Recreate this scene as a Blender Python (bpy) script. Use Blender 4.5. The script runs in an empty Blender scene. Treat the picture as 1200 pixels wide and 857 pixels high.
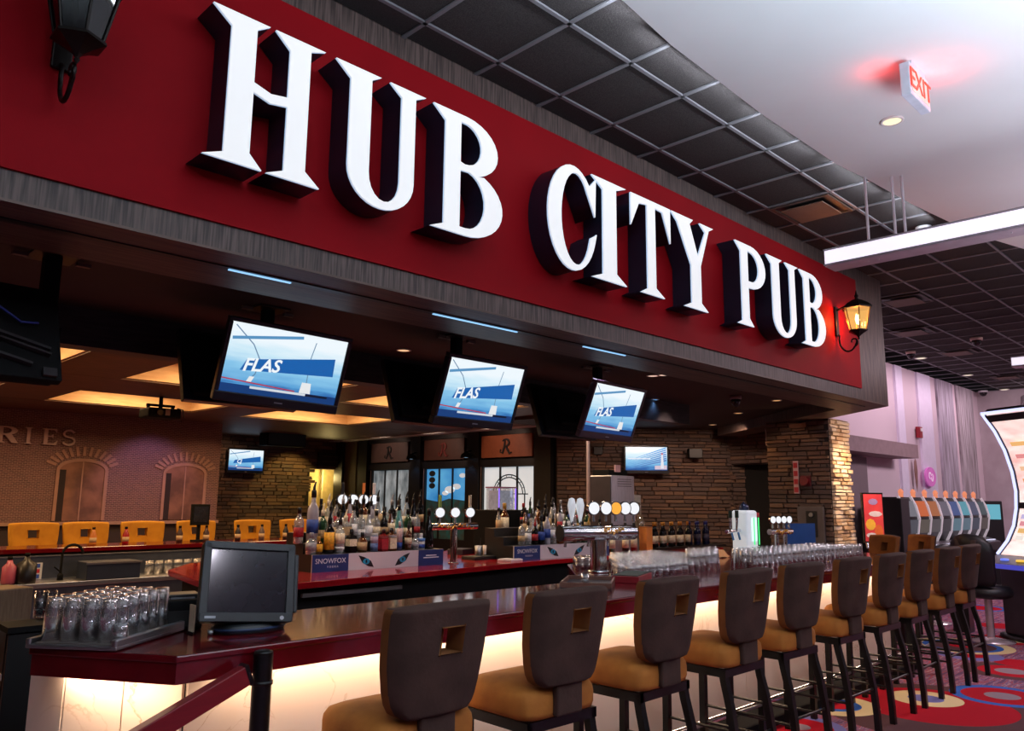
import bpy, bmesh, math, random
from math import radians as R, sin, cos, pi, sqrt, atan2
from mathutils import Vector, Matrix
random.seed(7)
C = bpy.context.scene.collection
S = bpy.context.scene

# ------------------------------------------------------------------ camera, world, exposure
CAMH, FPX = 1.66, 926.68
YAW, PITCH, ROLL = R(45.21645), R(9.53268), R(0.55957)
_f = Vector((cos(PITCH)*cos(YAW), cos(PITCH)*sin(YAW), sin(PITCH)))
_r0 = _f.cross(Vector((0, 0, 1))).normalized(); _u0 = _r0.cross(_f)
_r = _r0*cos(ROLL)+_u0*sin(ROLL); _u = -_r0*sin(ROLL)+_u0*cos(ROLL)
cam = bpy.data.cameras.new('camera'); camo = bpy.data.objects.new('camera', cam); C.objects.link(camo)
mw = Matrix((( _r.x, _u.x, -_f.x, 0), (_r.y, _u.y, -_f.y, 0), (_r.z, _u.z, -_f.z, CAMH), (0, 0, 0, 1)))
camo.matrix_world = mw
cam.sensor_width = 36; cam.lens = FPX/1200*36; cam.clip_start = .05; cam.clip_end = 200
S.camera = camo
def at(px, py, x=None, y=None, z=None):
    """point of a surface (x=, y= or z= constant) seen at a photo pixel"""
    d = _r*((px-600)/FPX) - _u*((py-428.5)/FPX) + _f
    t = (x/d.x) if x is not None else (y/d.y) if y is not None else (z-CAMH)/d.z
    return Vector((d.x*t, d.y*t, CAMH+d.z*t))

w = bpy.data.worlds.new('world'); S.world = w; w.use_nodes = True
w.node_tree.nodes['Background'].inputs[0].default_value = (.60, .56, .66, 1)
w.node_tree.nodes['Background'].inputs[1].default_value = .10
vs = S.view_settings
S.display_settings.display_device = 'sRGB'
vs.view_transform = 'Standard'; vs.look = 'None'; vs.gamma = 1; vs.exposure = 0.0; vs.use_curve_mapping = False
S.cycles.use_denoising = True
S.cycles.max_bounces = 8; S.cycles.transparent_max_bounces = 24; S.cycles.glossy_bounces = 4; S.cycles.transmission_bounces = 6; S.cycles.diffuse_bounces = 4
S.cycles.sample_clamp_indirect = 4; S.cycles.caustics_reflective = False; S.cycles.caustics_refractive = False

def lin(c):
    return tuple((v/255/12.92 if v/255 <= .04045 else ((v/255+.055)/1.055)**2.4) for v in c)
def lamp(kind, loc, power, col=(255, 255, 255), size=.2, size_y=None, tgt=None, spread=None, angle=None, blend=.5, name=None):
    l = bpy.data.lights.new(name or kind.lower()+'_lamp', kind); l.energy = power; l.color = lin(col)
    o = bpy.data.objects.new(l.name, l); C.objects.link(o); o.location = loc
    if kind == 'AREA':
        l.shape = 'RECTANGLE' if size_y else 'DISK'; l.size = size
        if size_y: l.size_y = size_y
        if spread: l.spread = R(spread)
    elif kind == 'SPOT':
        l.spot_size = R(angle or 60); l.spot_blend = blend; l.shadow_soft_size = size
    else: l.shadow_soft_size = size
    if tgt is not None:
        o.rotation_euler = (Vector(tgt)-Vector(loc)).to_track_quat('-Z', 'Y').to_euler()
    return o
# casino side: unseen ceiling lamps added behind the camera as ambient fill
for x, y in ((-1.5, -1.2), (1.6, -2.2), (4.5, -2.6), (8.0, -1.5)):
    lamp('AREA', (x, y, 4.12), 30, (244, 238, 255), .5, tgt=(x, y+.8, 0), name='casino_fill')
# broad unseen area lights added beside the camera to brighten the white ceiling
lamp('AREA', (1.5, -0.7, 1.7), 245, (206, 228, 246), 6, 1.8, tgt=(1.6, -.1, 4.6), spread=100, name='ceiling_fill')
lamp('AREA', (7.6, -0.9, 1.7), 84, (222, 226, 244), 6, 1.8, tgt=(7.6, -.4, 4.6), spread=100, name='ceiling_fill')
for x, y, L_ in ((1.6, 2.24, 1.1), (2.75, 2.29, 1.1), (3.9, 2.355, 1.1), (5.05, 2.37, 1.1), (6.2, 2.31, 1.0), (7.25, 2.22, .9)): lamp('AREA', (x, y, 4.19), 4.6, (236, 240, 255), L_, .03, tgt=(x, y+1.0, 4.25), name='ceiling_edge_cove')
lamp('AREA', (16.5, 4.75, 4.05), 48, (255, 224, 238), 7.5, .15, tgt=(16.5, 5.5, 2.6), name='wall_fill')  # area light added near the ceiling to brighten the mauve wall
lamp('AREA', (14.5, 1.0, 4.05), 210, (255, 228, 240), 1.2, tgt=(14.5, 1.6, 0), name='casino_fill')
lamp('AREA', (9.5, 1.6, 4.05), 50, (255, 232, 240), .6, tgt=(9.5, 1.9, 0), name='casino_fill')
lamp('AREA', (19.3, 2.6, 4.0), 60, (255, 230, 236), 3.0, .3, tgt=(21, 2.8, 1.6), name='wall_fill')  # another lamp added to lift the end wall
# warm strip under the bar overhang
lamp('AREA', (5.45, 3.20, .955), 36, (255, 220, 186), 7.8, .05, tgt=(5.45, 3.30, 0), name='bar_strip')
lamp('AREA', (1.20, 3.42, .955), 3.6, (255, 220, 186), .5, .05, tgt=(1.28, 3.46, 0), name='bar_strip')
# column grazer, then a spot added for the column's top
lamp('SPOT', (10.7, 3.85, 2.74), 150, (255, 210, 160), .04, tgt=(10.76, 4.52, 1.35), angle=84, blend=1, name='column_spot')
lamp('SPOT', (10.75, 4.0, 2.0), 22, (255, 210, 160), .04, tgt=(10.76, 4.52, 2.5), angle=100, blend=1, name='column_spot')  # added in mid-air to brighten the upper stones, no fixture
# lamps without fixtures over island, bar, stone walls and mural, mostly added for brightness
for x in (3.6, 4.9, 6.4, 7.8): lamp('AREA', (x, 6.75, 2.93), 13, (255, 226, 196), .22, tgt=(x, 6.7, 0), name='island_fill')  # unseen lamps added above the island to brighten the bottles
for x, p_ in ((3.3, 14), (4.7, 16), (6.6, 16), (8.4, 14)): lamp('SPOT', (x, 5.3, 2.86), p_*2.2, (255, 230, 210), .06, tgt=(x+.2, 6.7, 1.2), angle=70, name='lid_fill')  # front fill added for the bottles, no fixture in the lid
for x in (5.3, 6.6, 7.9): lamp('SPOT', (x, 4.3, 2.86), 22, (235, 235, 255), .06, tgt=(x, 4.1, 1.0), angle=75, name='lid_fill')  # more fill, added for the glasses on the bar
for x, c_, p_ in ((3.3, (255, 190, 160), 7), (5.2, (226, 176, 255), 40), (6.1, (255, 190, 140), 16)): lamp('SPOT', (x, 12.75, 2.9), p_, c_, .08, tgt=(x, 14, 1.6), angle=74, name='mural_spot')
lamp('SPOT', (9.25, 15.4, 2.85), 75, (255, 214, 120), .06, tgt=(9.2, 16.5, 1.5), angle=80, name='stone_spot')
lamp('SPOT', (7.4, 15.2, 2.85), 26, (255, 200, 150), .06, tgt=(7.4, 16.5, 1.6), angle=100, name='stone_spot')
for x, y in ((11.0, 7.9), (11.9, 7.05)): lamp('SPOT', (x-.75, y-.8, 2.85), 54, (255, 214, 190), .06, tgt=(x+.1, y+.1, 1.3), angle=115, name='stone_spot')  # two spots added to brighten the diagonal stone wall
lamp('SPOT', (9.6, 4.9, 2.85), 12, (255, 200, 160), .06, tgt=(10.7, 5.1, 1.6), angle=80, name='stone_spot')
for y in (14.3, 12.5, 10.7): lamp('SPOT', (9.5, y, 2.9), 20, (255, 214, 190), .06, tgt=(10.5, y, 2.5), angle=80, name='panel_fill')  # spots added to brighten the script panels

# ------------------------------------------------------------------ materials
_mats = {}
def nodes_of(m): return m.node_tree.nodes, m.node_tree.links
def mat(name, rgb=(128, 128, 128), rough=.5, metal=0., emit=None, es=1., var=.10, vs_=9., stretch=(1, 1, 1), spec=.5, coat=0., bump=0., bs=60., rgb2=None, detail=3, alpha=None):
    if name in _mats: return _mats[name]
    m = bpy.data.materials.new(name); m.use_nodes = True; n, l = nodes_of(m); b = n['Principled BSDF']
    c = lin(rgb)
    tc = n.new('ShaderNodeTexCoord'); mp = n.new('ShaderNodeMapping'); mp.inputs['Scale'].default_value = stretch
    l.new(tc.outputs['Object'], mp.inputs[0])
    nz = n.new('ShaderNodeTexNoise'); nz.inputs['Scale'].default_value = vs_; nz.inputs['Detail'].default_value = detail; l.new(mp.outputs[0], nz.inputs['Vector'])
    rp = n.new('ShaderNodeValToRGB'); rp.color_ramp.elements[0].position = .3; rp.color_ramp.elements[1].position = .7
    c2 = lin(rgb2) if rgb2 else tuple(v*(1+var) for v in c)
    c1 = c if rgb2 else tuple(v*(1-var) for v in c)
    rp.color_ramp.elements[0].color = (*c1, 1); rp.color_ramp.elements[1].color = (*c2, 1)
    l.new(nz.outputs['Fac'], rp.inputs[0]); l.new(rp.outputs[0], b.inputs['Base Color'])
    b.inputs['Roughness'].default_value = rough; b.inputs['Metallic'].default_value = metal
    b.inputs['Specular IOR Level'].default_value = spec; b.inputs['Coat Weight'].default_value = coat; b.inputs['Coat Roughness'].default_value = .05
    if emit:
        b.inputs['Emission Color'].default_value = (*lin(emit), 1); b.inputs['Emission Strength'].default_value = es
    if bump:
        n2 = n.new('ShaderNodeTexNoise'); n2.inputs['Scale'].default_value = bs; l.new(mp.outputs[0], n2.inputs['Vector'])
        bp = n.new('ShaderNodeBump'); bp.inputs['Strength'].default_value = bump; bp.inputs['Distance'].default_value = .01
        l.new(n2.outputs['Fac'], bp.inputs['Height']); l.new(bp.outputs[0], b.inputs['Normal'])
    _mats[name] = m; return m
def glass(name, tint=(255, 255, 255), refl=1.0, body=0., body_rgb=(255, 255, 255)):
    """thin-walled glass: clear or tinted transmission plus fresnel reflection"""
    if name in _mats: return _mats[name]
    m = bpy.data.materials.new(name); m.use_nodes = True; n, l = nodes_of(m); n.remove(n['Principled BSDF'])
    out = n['Material Output']; tr = n.new('ShaderNodeBsdfTransparent'); tr.inputs[0].default_value = (*lin(tint), 1)
    gl = n.new('ShaderNodeBsdfGlossy'); gl.inputs['Roughness'].default_value = .03; gl.inputs[0].default_value = (1, 1, 1, 1)
    lw = n.new('ShaderNodeLayerWeight'); lw.inputs[0].default_value = .42
    mu = n.new('ShaderNodeMath'); mu.operation = 'MULTIPLY_ADD'; mu.inputs[1].default_value = .75*refl; mu.inputs[2].default_value = .05*refl; l.new(lw.outputs['Facing'], mu.inputs[0])
    mx = n.new('ShaderNodeMixShader'); l.new(mu.outputs[0], mx.inputs[0]); l.new(tr.outputs[0], mx.inputs[1]); l.new(gl.outputs[0], mx.inputs[2])
    if body:
        df = n.new('ShaderNodeBsdfDiffuse'); df.inputs[0].default_value = (*lin(body_rgb), 1)
        m2 = n.new('ShaderNodeMixShader'); m2.inputs[0].default_value = body; l.new(mx.outputs[0], m2.inputs[1]); l.new(df.outputs[0], m2.inputs[2]); mx = m2
    l.new(mx.outputs[0], out.inputs[0]); _mats[name] = m; return m
def emitm(name, rgb, s=1.): return mat(name, (20, 20, 20), .4, emit=rgb, es=s)

# ------------------------------------------------------------------ mesh builder
class MB:
    def __init__(s): s.v = []; s.f = []; s.mi = []; s.sm = []; s.M = Matrix.Identity(4)
    def _add(s, vs, fs, mi=0, sm=False):
        o = len(s.v); s.v += [tuple(s.M @ Vector(v)) for v in vs]
        s.f += [tuple(i+o for i in f) for f in fs]; s.mi += [mi]*len(fs); s.sm += [sm]*len(fs); return s
    def box(s, c, d, mi=0, rot=None):
        x, y, z = d[0]/2, d[1]/2, d[2]/2
        vs = [Vector(p) for p in ((-x,-y,-z),(x,-y,-z),(x,y,-z),(-x,y,-z),(-x,-y,z),(x,-y,z),(x,y,z),(-x,y,z))]
        if rot: vs = [rot @ v for v in vs]
        return s._add([v+Vector(c) for v in vs], [(0,3,2,1),(4,5,6,7),(0,1,5,4),(1,2,6,5),(2,3,7,6),(3,0,4,7)], mi)
    def prism(s, poly, z0, z1, mi=0, sm=False):
        n = len(poly)
        a = sum(poly[i][0]*poly[(i+1) % n][1]-poly[(i+1) % n][0]*poly[i][1] for i in range(n))
        if a < 0: poly = poly[::-1]
        vs = [(p[0], p[1], z0) for p in poly]+[(p[0], p[1], z1) for p in poly]
        return s._add(vs, [tuple(range(n))[::-1], tuple(range(n, 2*n))]+[(i, (i+1) % n, n+(i+1) % n, n+i) for i in range(n)], mi, sm)
    def tube(s, pts, r, n=8, mi=0, cap=True, sm=True):
        pts = [Vector(p) for p in pts]; rr = r if isinstance(r, (list, tuple)) else [r]*len(pts); vs = []
        for i, p in enumerate(pts):
            t = ((pts[min(i+1, len(pts)-1)]-p).normalized()+(p-pts[max(i-1, 0)]).normalized())
            t = t.normalized() if t.length > 1e-6 else Vector((0, 0, 1))
            a = t.cross(Vector((0, 0, 1)) if abs(t.z) < .95 else Vector((1, 0, 0))).normalized(); b = t.cross(a)
            vs += [p+(a*cos(2*pi*k/n)+b*sin(2*pi*k/n))*rr[i] for k in range(n)]
        fs = [(i*n+k, i*n+(k+1) % n, (i+1)*n+(k+1) % n, (i+1)*n+k) for i in range(len(pts)-1) for k in range(n)]
        s._add(vs, fs, mi, sm)
        if cap: s._add(vs, [tuple(range(n))[::-1], tuple(range(len(vs)-n, len(vs)))], mi)
        return s
    def lathe(s, prof, n=16, c=(0, 0, 0), mi=0, sm=True, sx=1., sy=1., rot=0):
        vs = [(c[0]+r*cos(2*pi*k/n+rot)*sx, c[1]+r*sin(2*pi*k/n+rot)*sy, c[2]+z) for r, z in prof for k in range(n)]
        fs = [(i*n+k, i*n+(k+1) % n, (i+1)*n+(k+1) % n, (i+1)*n+k) for i in range(len(prof)-1) for k in range(n)]
        if prof[0][0] > 1e-5: fs.append(tuple(range(n))[::-1])
        if prof[-1][0] > 1e-5: fs.append(tuple(range(len(vs)-n, len(vs))))
        return s._add(vs, fs, mi, sm)
    def ribbon(s, pts, wd, z0, z1, mi=0):
        """flat 2-D stroke (x, y) of width wd extruded z0..z1"""
        L = []; Rr = []; n = len(pts)
        for i, p in enumerate(pts):
            a = pts[max(i-1, 0)]; b = pts[min(i+1, n-1)]; d = Vector((b[0]-a[0], b[1]-a[1])).normalized()
            k = (wd[i] if isinstance(wd, (list, tuple)) else wd)/2
            L.append((p[0]-d.y*k, p[1]+d.x*k)); Rr.append((p[0]+d.y*k, p[1]-d.x*k))
        for i in range(n-1): s.prism([L[i], L[i+1], Rr[i+1], Rr[i]], z0, z1, mi)
        return s
    def mesh(s, name, mats):
        me = bpy.data.meshes.new(name); me.from_pydata(s.v, [], s.f)
        for m in (mats if isinstance(mats, (list, tuple)) else [mats]): me.materials.append(m)
        me.polygons.foreach_set('material_index', s.mi); me.polygons.foreach_set('use_smooth', s.sm); me.update(); return me
def link(name, me, parent=None, loc=(0, 0, 0), rot=(0, 0, 0), bevel=0, subsurf=0, seg=2):
    o = bpy.data.objects.new(name, me); C.objects.link(o); o.parent = parent; o.location = loc; o.rotation_euler = rot
    if bevel:
        b = o.modifiers.new('bevel', 'BEVEL'); b.width = bevel; b.segments = seg; b.limit_method = 'ANGLE'; b.angle_limit = R(40)
    if subsurf:
        q = o.modifiers.new('subsurf', 'SUBSURF'); q.levels = subsurf; q.render_levels = subsurf
    return o
def obj(name, mb, m, parent=None, loc=(0, 0, 0), rot=(0, 0, 0), bevel=0, subsurf=0, seg=2):
    return link(name, mb.mesh(name, m), parent, loc, rot, bevel, subsurf, seg)
def tag(o, label, cat, group=None, kind=None):
    o['label'] = label; o['category'] = cat
    if group: o['group'] = group
    if kind: o['kind'] = kind
    return o
def thing(name, label, cat, loc=(0, 0, 0), rz=0, group=None):
    o = bpy.data.objects.new(name, None); C.objects.link(o); o.location = loc; o.rotation_euler = (0, 0, rz); o.empty_display_size = .1
    return tag(o, label, cat, group)
def struct(name, mb, m, label=None, **k):
    o = obj(name, mb, m, **k); o['kind'] = 'structure'
    if label: o['label'] = label
    return o
def sempty(name, label=None, loc=(0, 0, 0), rz=0):
    o = bpy.data.objects.new(name, None); C.objects.link(o); o.location = loc; o.rotation_euler = (0, 0, rz); o['kind'] = 'structure'
    if label: o['label'] = label
    return o
def dup(root, loc=None, rz=None, label=None, group=None):
    r = root.copy(); C.objects.link(r)
    if loc is not None: r.location = loc
    if rz is not None: r.rotation_euler = (0, 0, rz)
    if label: r['label'] = label
    if group: r['group'] = group
    for ch in list(root.children):
        c = ch.copy(); C.objects.link(c); c.parent = r
        for g in list(ch.children):
            d = g.copy(); C.objects.link(d); d.parent = c
    return r
def arc(cx, cy, rx, ry, a0, a1, n=10): return [(cx+rx*cos(R(a0+(a1-a0)*i/n)), cy+ry*sin(R(a0+(a1-a0)*i/n))) for i in range(n+1)]
def curve_mesh(name, splines, ext, m, res=1):
    cu = bpy.data.curves.new(name, 'CURVE'); cu.dimensions = '2D'; cu.fill_mode = 'BOTH'; cu.extrude = ext
    for sp in splines:
        q = cu.splines.new('POLY'); q.points.add(len(sp)-1); q.use_cyclic_u = True
        for i, p in enumerate(sp): q.points[i].co = (p[0], p[1], 0, 1)
    return _conv(name, cu, m)
def _conv(name, cu, m):
    o = bpy.data.objects.new(name, cu); C.objects.link(o); dg = bpy.context.evaluated_depsgraph_get(); dg.update()
    me = bpy.data.meshes.new_from_object(o.evaluated_get(dg)); me.name = name; bpy.data.objects.remove(o)
    me.materials.clear(); me.materials.append(m); return me
def text_mesh(name, body, size, m, ext=.001, shear=0., space=1., align='CENTER', bold=0.):
    cu = bpy.data.curves.new(name, 'FONT'); cu.body = body; cu.size = size; cu.extrude = ext; cu.shear = shear; cu.space_character = space
    cu.align_x = align; cu.align_y = 'CENTER'; cu.resolution_u = 3; cu.offset = bold
    return _conv(name, cu, m)
def ordn(i): return ['first', 'second', 'third', 'fourth', 'fifth', 'sixth', 'seventh', 'eighth', 'ninth', 'tenth', 'eleventh', 'twelfth', 'thirteenth', 'fourteenth', 'fifteenth', 'sixteenth', 'seventeenth', 'eighteenth', 'nineteenth', 'twentieth'][i]

BLACK = mat('black_paint', (14, 14, 15), .45); MATTE = mat('black_matte', (10, 10, 11), .8, spec=.2)
BLKMETAL = mat('black_metal', (17, 16, 17), .32, .3)
CHROME = mat('chrome', (225, 225, 228), .12, 1., var=.03); STEEL = mat('brushed_steel', (160, 160, 164), .34, .95, var=.12, stretch=(1, 1, 12))
WHITE = mat('white_plastic', (232, 232, 235), .5, var=.02); GLASS = glass('clear_glass', (255, 255, 255), 1.5, .035, (225, 230, 240)); GOLD = mat('gold_trim', (205, 150, 70), .3, .8)
# ------------------------------------------------------------------ procedural surface materials
def grain(name, c1, c2, stretch, scale=6, rough=.5, spec=.4):
    m = mat(name, c1, rough, rgb2=c2, stretch=stretch, vs_=scale, detail=6, spec=spec)
    n, l = nodes_of(m)
    for q in n:
        if q.type == 'VALTORGB': q.color_ramp.elements[0].position = .38; q.color_ramp.elements[1].position = .62
    return m
LAM = grain('dark_laminate', (52, 42, 39), (94, 79, 73), (22, 22, .9), 4, .55)
LAMX = grain('soffit_wood', (70, 55, 48), (98, 78, 68), (.8, 14, 14), 4, .5)
REDP = mat('red_wall_paint', (138, 3, 16), .7, var=.08, vs_=1.5, bump=.05, bs=180, spec=.12)
CEILB = mat('dark_ceiling_paint', (30, 26, 26), .8)
TILE = mat('charcoal_ceiling_tile', (54, 52, 52), .95, rgb2=(72, 70, 68), vs_=140, detail=1, bump=.3, bs=220, spec=.1)
TBAR = mat('ceiling_grid_bar', (112, 114, 118), .5)
DRYW = mat('white_drywall', (234, 235, 232), .9, var=.03, vs_=1.2, spec=.1)
REDTOP = mat('red_counter', (92, 9, 18), .14, var=.2, vs_=5, spec=.5, coat=.4)
REDTOP2 = mat('red_island_counter', (150, 14, 24), .16, var=.15, vs_=5, coat=.4)
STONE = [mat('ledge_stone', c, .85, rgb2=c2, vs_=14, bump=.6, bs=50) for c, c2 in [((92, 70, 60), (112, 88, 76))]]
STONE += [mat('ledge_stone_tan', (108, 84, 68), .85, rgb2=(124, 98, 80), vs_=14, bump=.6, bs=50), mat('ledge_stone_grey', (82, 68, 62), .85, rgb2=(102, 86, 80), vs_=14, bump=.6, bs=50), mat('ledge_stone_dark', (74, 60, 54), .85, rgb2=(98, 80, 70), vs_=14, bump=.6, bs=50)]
def marble():
    m = mat('cream_marble', (226, 206, 190), .25, var=.03, vs_=1.2); n, l = nodes_of(m); b = n['Principled BSDF']
    mp = [q for q in n if q.type == 'MAPPING'][0]
    wv = n.new('ShaderNodeTexNoise'); wv.inputs['Scale'].default_value = 1.7; wv.inputs['Detail'].default_value = 8; wv.inputs['Distortion'].default_value = 1.4
    l.new(mp.outputs[0], wv.inputs['Vector'])
    a = n.new('ShaderNodeMath'); a.operation = 'SUBTRACT'; a.inputs[1].default_value = .5; l.new(wv.outputs['Fac'], a.inputs[0])
    ab = n.new('ShaderNodeMath'); ab.operation = 'ABSOLUTE'; l.new(a.outputs[0], ab.inputs[0])
    rp = n.new('ShaderNodeValToRGB'); rp.color_ramp.elements[0].position = 0; rp.color_ramp.elements[1].position = .008
    rp.color_ramp.elements[0].color = (.9, .9, .9, 1); rp.color_ramp.elements[1].color = (0, 0, 0, 1); l.new(ab.outputs[0], rp.inputs[0])
    n3 = n.new('ShaderNodeTexNoise'); n3.inputs['Scale'].default_value = 1.1; l.new(mp.outputs[0], n3.inputs['Vector'])
    r3 = n.new('ShaderNodeValToRGB'); r3.color_ramp.elements[0].position = .54; r3.color_ramp.elements[1].position = .66; l.new(n3.outputs['Fac'], r3.inputs[0])
    mm = n.new('ShaderNodeMath'); mm.operation = 'MULTIPLY'; l.new(rp.outputs[0], mm.inputs[0]); l.new(r3.outputs[0], mm.inputs[1])
    mx = n.new('ShaderNodeMix'); mx.data_type = 'RGBA'; mx.inputs[7].default_value = (*lin((178, 136, 92)), 1); l.new(mm.outputs[0], mx.inputs[0])
    src = b.inputs['Base Color'].links[0].from_socket; l.new(src, mx.inputs[6]); l.new(mx.outputs[2], b.inputs['Base Color']); return m
MARBLE = marble()
def brickmat():
    m = bpy.data.materials.new('printed_brick'); m.use_nodes = True; n, l = nodes_of(m); b = n['Principled BSDF']; b.inputs['Roughness'].default_value = .7
    tc = n.new('ShaderNodeTexCoord'); sp = n.new('ShaderNodeSeparateXYZ'); cb = n.new('ShaderNodeCombineXYZ'); l.new(tc.outputs['Object'], sp.inputs[0]); l.new(sp.outputs[0], cb.inputs[0]); l.new(sp.outputs[2], cb.inputs[1])
    br = n.new('ShaderNodeTexBrick'); br.inputs['Scale'].default_value = 2.3; br.inputs['Brick Width'].default_value = .16; br.inputs['Row Height'].default_value = .055; br.inputs['Mortar Size'].default_value = .006
    br.inputs['Color1'].default_value = (*lin((104, 66, 62)), 1); br.inputs['Color2'].default_value = (*lin((82, 52, 52)), 1); br.inputs['Mortar'].default_value = (*lin((150, 122, 114)), 1)
    l.new(cb.outputs[0], br.inputs['Vector']); l.new(br.outputs['Color'], b.inputs['Base Color'])
    bp = n.new('ShaderNodeBump'); bp.inputs['Strength'].default_value = .15; l.new(br.outputs['Fac'], bp.inputs['Height']); bp.invert = True; l.new(bp.outputs[0], b.inputs['Normal']); return m
BRICK = brickmat()
def carpet():
    m = bpy.data.materials.new('patterned_carpet'); m.use_nodes = True; n, l = nodes_of(m); b = n['Principled BSDF']
    b.inputs['Roughness'].default_value = .95; b.inputs['Specular IOR Level'].default_value = .1
    tc = n.new('ShaderNodeTexCoord')
    mp = n.new('ShaderNodeMapping'); mp.inputs['Scale'].default_value = (1.0, 9, 1); mp.inputs['Rotation'].default_value = (0, 0, R(45)); l.new(tc.outputs['Object'], mp.inputs[0])
    nz = n.new('ShaderNodeTexNoise'); nz.inputs['Scale'].default_value = 3.2; nz.inputs['Detail'].default_value = 4; l.new(mp.outputs[0], nz.inputs['Vector'])
    rp = n.new('ShaderNodeValToRGB'); rp.color_ramp.interpolation = 'CONSTANT'; E = rp.color_ramp.elements
    cols = [(0, (96, 66, 96)), (.42, (126, 92, 112)), (.47, (150, 70, 78)), (.52, (118, 88, 122)), (.57, (164, 128, 128)), (.62, (104, 74, 116))]
    E[0].color = (*lin(cols[0][1]), 1); E[1].position = cols[1][0]; E[1].color = (*lin(cols[1][1]), 1)
    for p, c in cols[2:]:
        e = E.new(p); e.color = (*lin(c), 1)
    l.new(nz.outputs['Fac'], rp.inputs[0]); cur = rp.outputs[0]
    RED, CRE, BLU, GRY, BRN, LAV = (164, 16, 34), (214, 190, 142), (52, 92, 164), (136, 118, 126), (84, 56, 58), (108, 106, 160)
    # discs of the woven pattern: centre x, y, [(radius, colour) large to small]
    D = [(7.25, 2.28, [(1.0, BRN)]), (7.38, 2.44, [(.62, RED)]), (7.58, 2.56, [(.29, CRE), (.14, LAV)]), (8.18, 2.13, [(.41, BLU), (.32, RED), (.14, GRY)]),
         (9.42, 2.35, [(.45, BRN), (.30, RED), (.15, GRY)]), (9.94, 2.42, [(.22, RED)]), (10.04, 2.9, [(.33, LAV), (.16, RED)]),
         (10.62, 3.14, [(.54, CRE), (.42, BLU), (.35, BRN), (.14, RED)]), (11.43, 2.95, [(.36, RED)]), (11.51, 2.72, [(.15, CRE)]), (12.7, 3.25, [(.28, RED)]),
         (6.78, 3.02, [(.36, CRE), (.22, BLU), (.15, RED)]), (5.94, 2.92, [(.34, LAV), (.25, RED), (.09, GRY)]), (8.35, 3.16, [(.22, RED)]),
         (5.2, 2.2, [(.5, CRE), (.36, RED)]), (6.3, 1.6, [(.6, BRN), (.4, RED), (.2, CRE)]), (8.9, 1.2, [(.5, BLU), (.38, RED)]), (4.2, 2.3, [(.45, RED), (.2, LAV)]), (13.8, 2.0, [(.5, RED), (.3, CRE)]), (14.6, 4.0, [(.4, BLU), (.3, RED)]), (10.5, 1.3, [(.5, CRE), (.3, BRN)])]
    for x, y, rings in D:
        vd = n.new('ShaderNodeVectorMath'); vd.operation = 'DISTANCE'; vd.inputs[1].default_value = (x, y, 0); l.new(tc.outputs['Object'], vd.inputs[0])
        for r, c in rings:
            lt = n.new('ShaderNodeMath'); lt.operation = 'LESS_THAN'; lt.inputs[1].default_value = r; l.new(vd.outputs['Value'], lt.inputs[0])
            mx = n.new('ShaderNodeMix'); mx.data_type = 'RGBA'; l.new(lt.outputs[0], mx.inputs[0]); l.new(cur, mx.inputs[6]); mx.inputs[7].default_value = (*lin(c), 1); cur = mx.outputs[2]
    l.new(cur, b.inputs['Base Color'])
    n2 = n.new('ShaderNodeTexNoise'); n2.inputs['Scale'].default_value = 260; l.new(tc.outputs['Object'], n2.inputs['Vector'])
    bp = n.new('ShaderNodeBump'); bp.inputs['Strength'].default_value = .25; bp.inputs['Distance'].default_value = .005; l.new(n2.outputs['Fac'], bp.inputs['Height']); l.new(bp.outputs[0], b.inputs['Normal'])
    return m
CARPET = carpet()

# ------------------------------------------------------------------ floor, ceilings
struct('floor', MB().box((9, 5.5, -.05), (28, 25, .1)), CARPET, loc=(0, 0, 0))
ZC, ZW = 4.26, 4.18
struct('ceiling', MB().box((9, 5.5, 4.55), (28, 25, .1)), CEILB)
tg = sempty('ceiling_tile_grid', 'charcoal lay-in ceiling tiles in a pale metal grid'); tg['kind'] = 'structure'; tg.name = 'ceiling_suspended'
P_ = .57
tile_me = MB().box((0, 0, .012), (P_-.03, P_-.03, .02)).mesh('ceiling_tile', TILE)
xs = [3.03-.56*6+.56*k for k in range(39)]; ys = [2.63-P_+P_*k for k in range(6)]
for i in range(len(xs)-1):
    for j in range(len(ys)-1):
        if ys[j+1] > 3.6 and xs[i] < 8.5:
            if ys[j] < 3.3: o = link('ceiling_tile', tile_me, tg, ((xs[i]+xs[i+1])/2, (ys[j]+3.4)/2, ZC)); o.scale = (.56/P_, (3.4-ys[j])/P_, 1)
            continue
        o = link('ceiling_tile', tile_me, tg, ((xs[i]+xs[i+1])/2, ys[j]+P_/2, ZC)); o.scale = (.56/P_, 1, 1)
for i in range(len(xs)-1):            # the dark tiles go on past the end of the white ceiling
    for k in range(1, 9):
        y = ys[0]-P_*k
        if xs[i] > 8.4 and y+P_ > 1.85-(xs[i]-8.4)*.45: o = link('ceiling_tile', tile_me, tg, ((xs[i]+xs[i+1])/2, y+P_/2, ZC)); o.scale = (.56/P_, 1, 1)
for k in range(1, 9): obj('grid_bar', MB().box(((9.0+.95*k*0+xs[-1])/2+.4*k, ys[0]-P_*k, ZC-.004), (xs[-1]-9.0-.8*k, .024, .012)), TBAR, tg)
for x in xs:
    if x > 8.6: obj('grid_bar', MB().box((x, (2.06+max(-2.5, 1.85-(x-8.4)*.45))/2, ZC-.004), (.024, 2.06-max(-2.5, 1.85-(x-8.4)*.45), .012)), TBAR, tg)
for x in xs:
    obj('grid_bar', MB().box((x, (2.06+(5.5 if x > 8.5 else 3.4))/2, ZC-.004), (.024, (5.5 if x > 8.5 else 3.4)-2.06, .012)), TBAR, tg)
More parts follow.
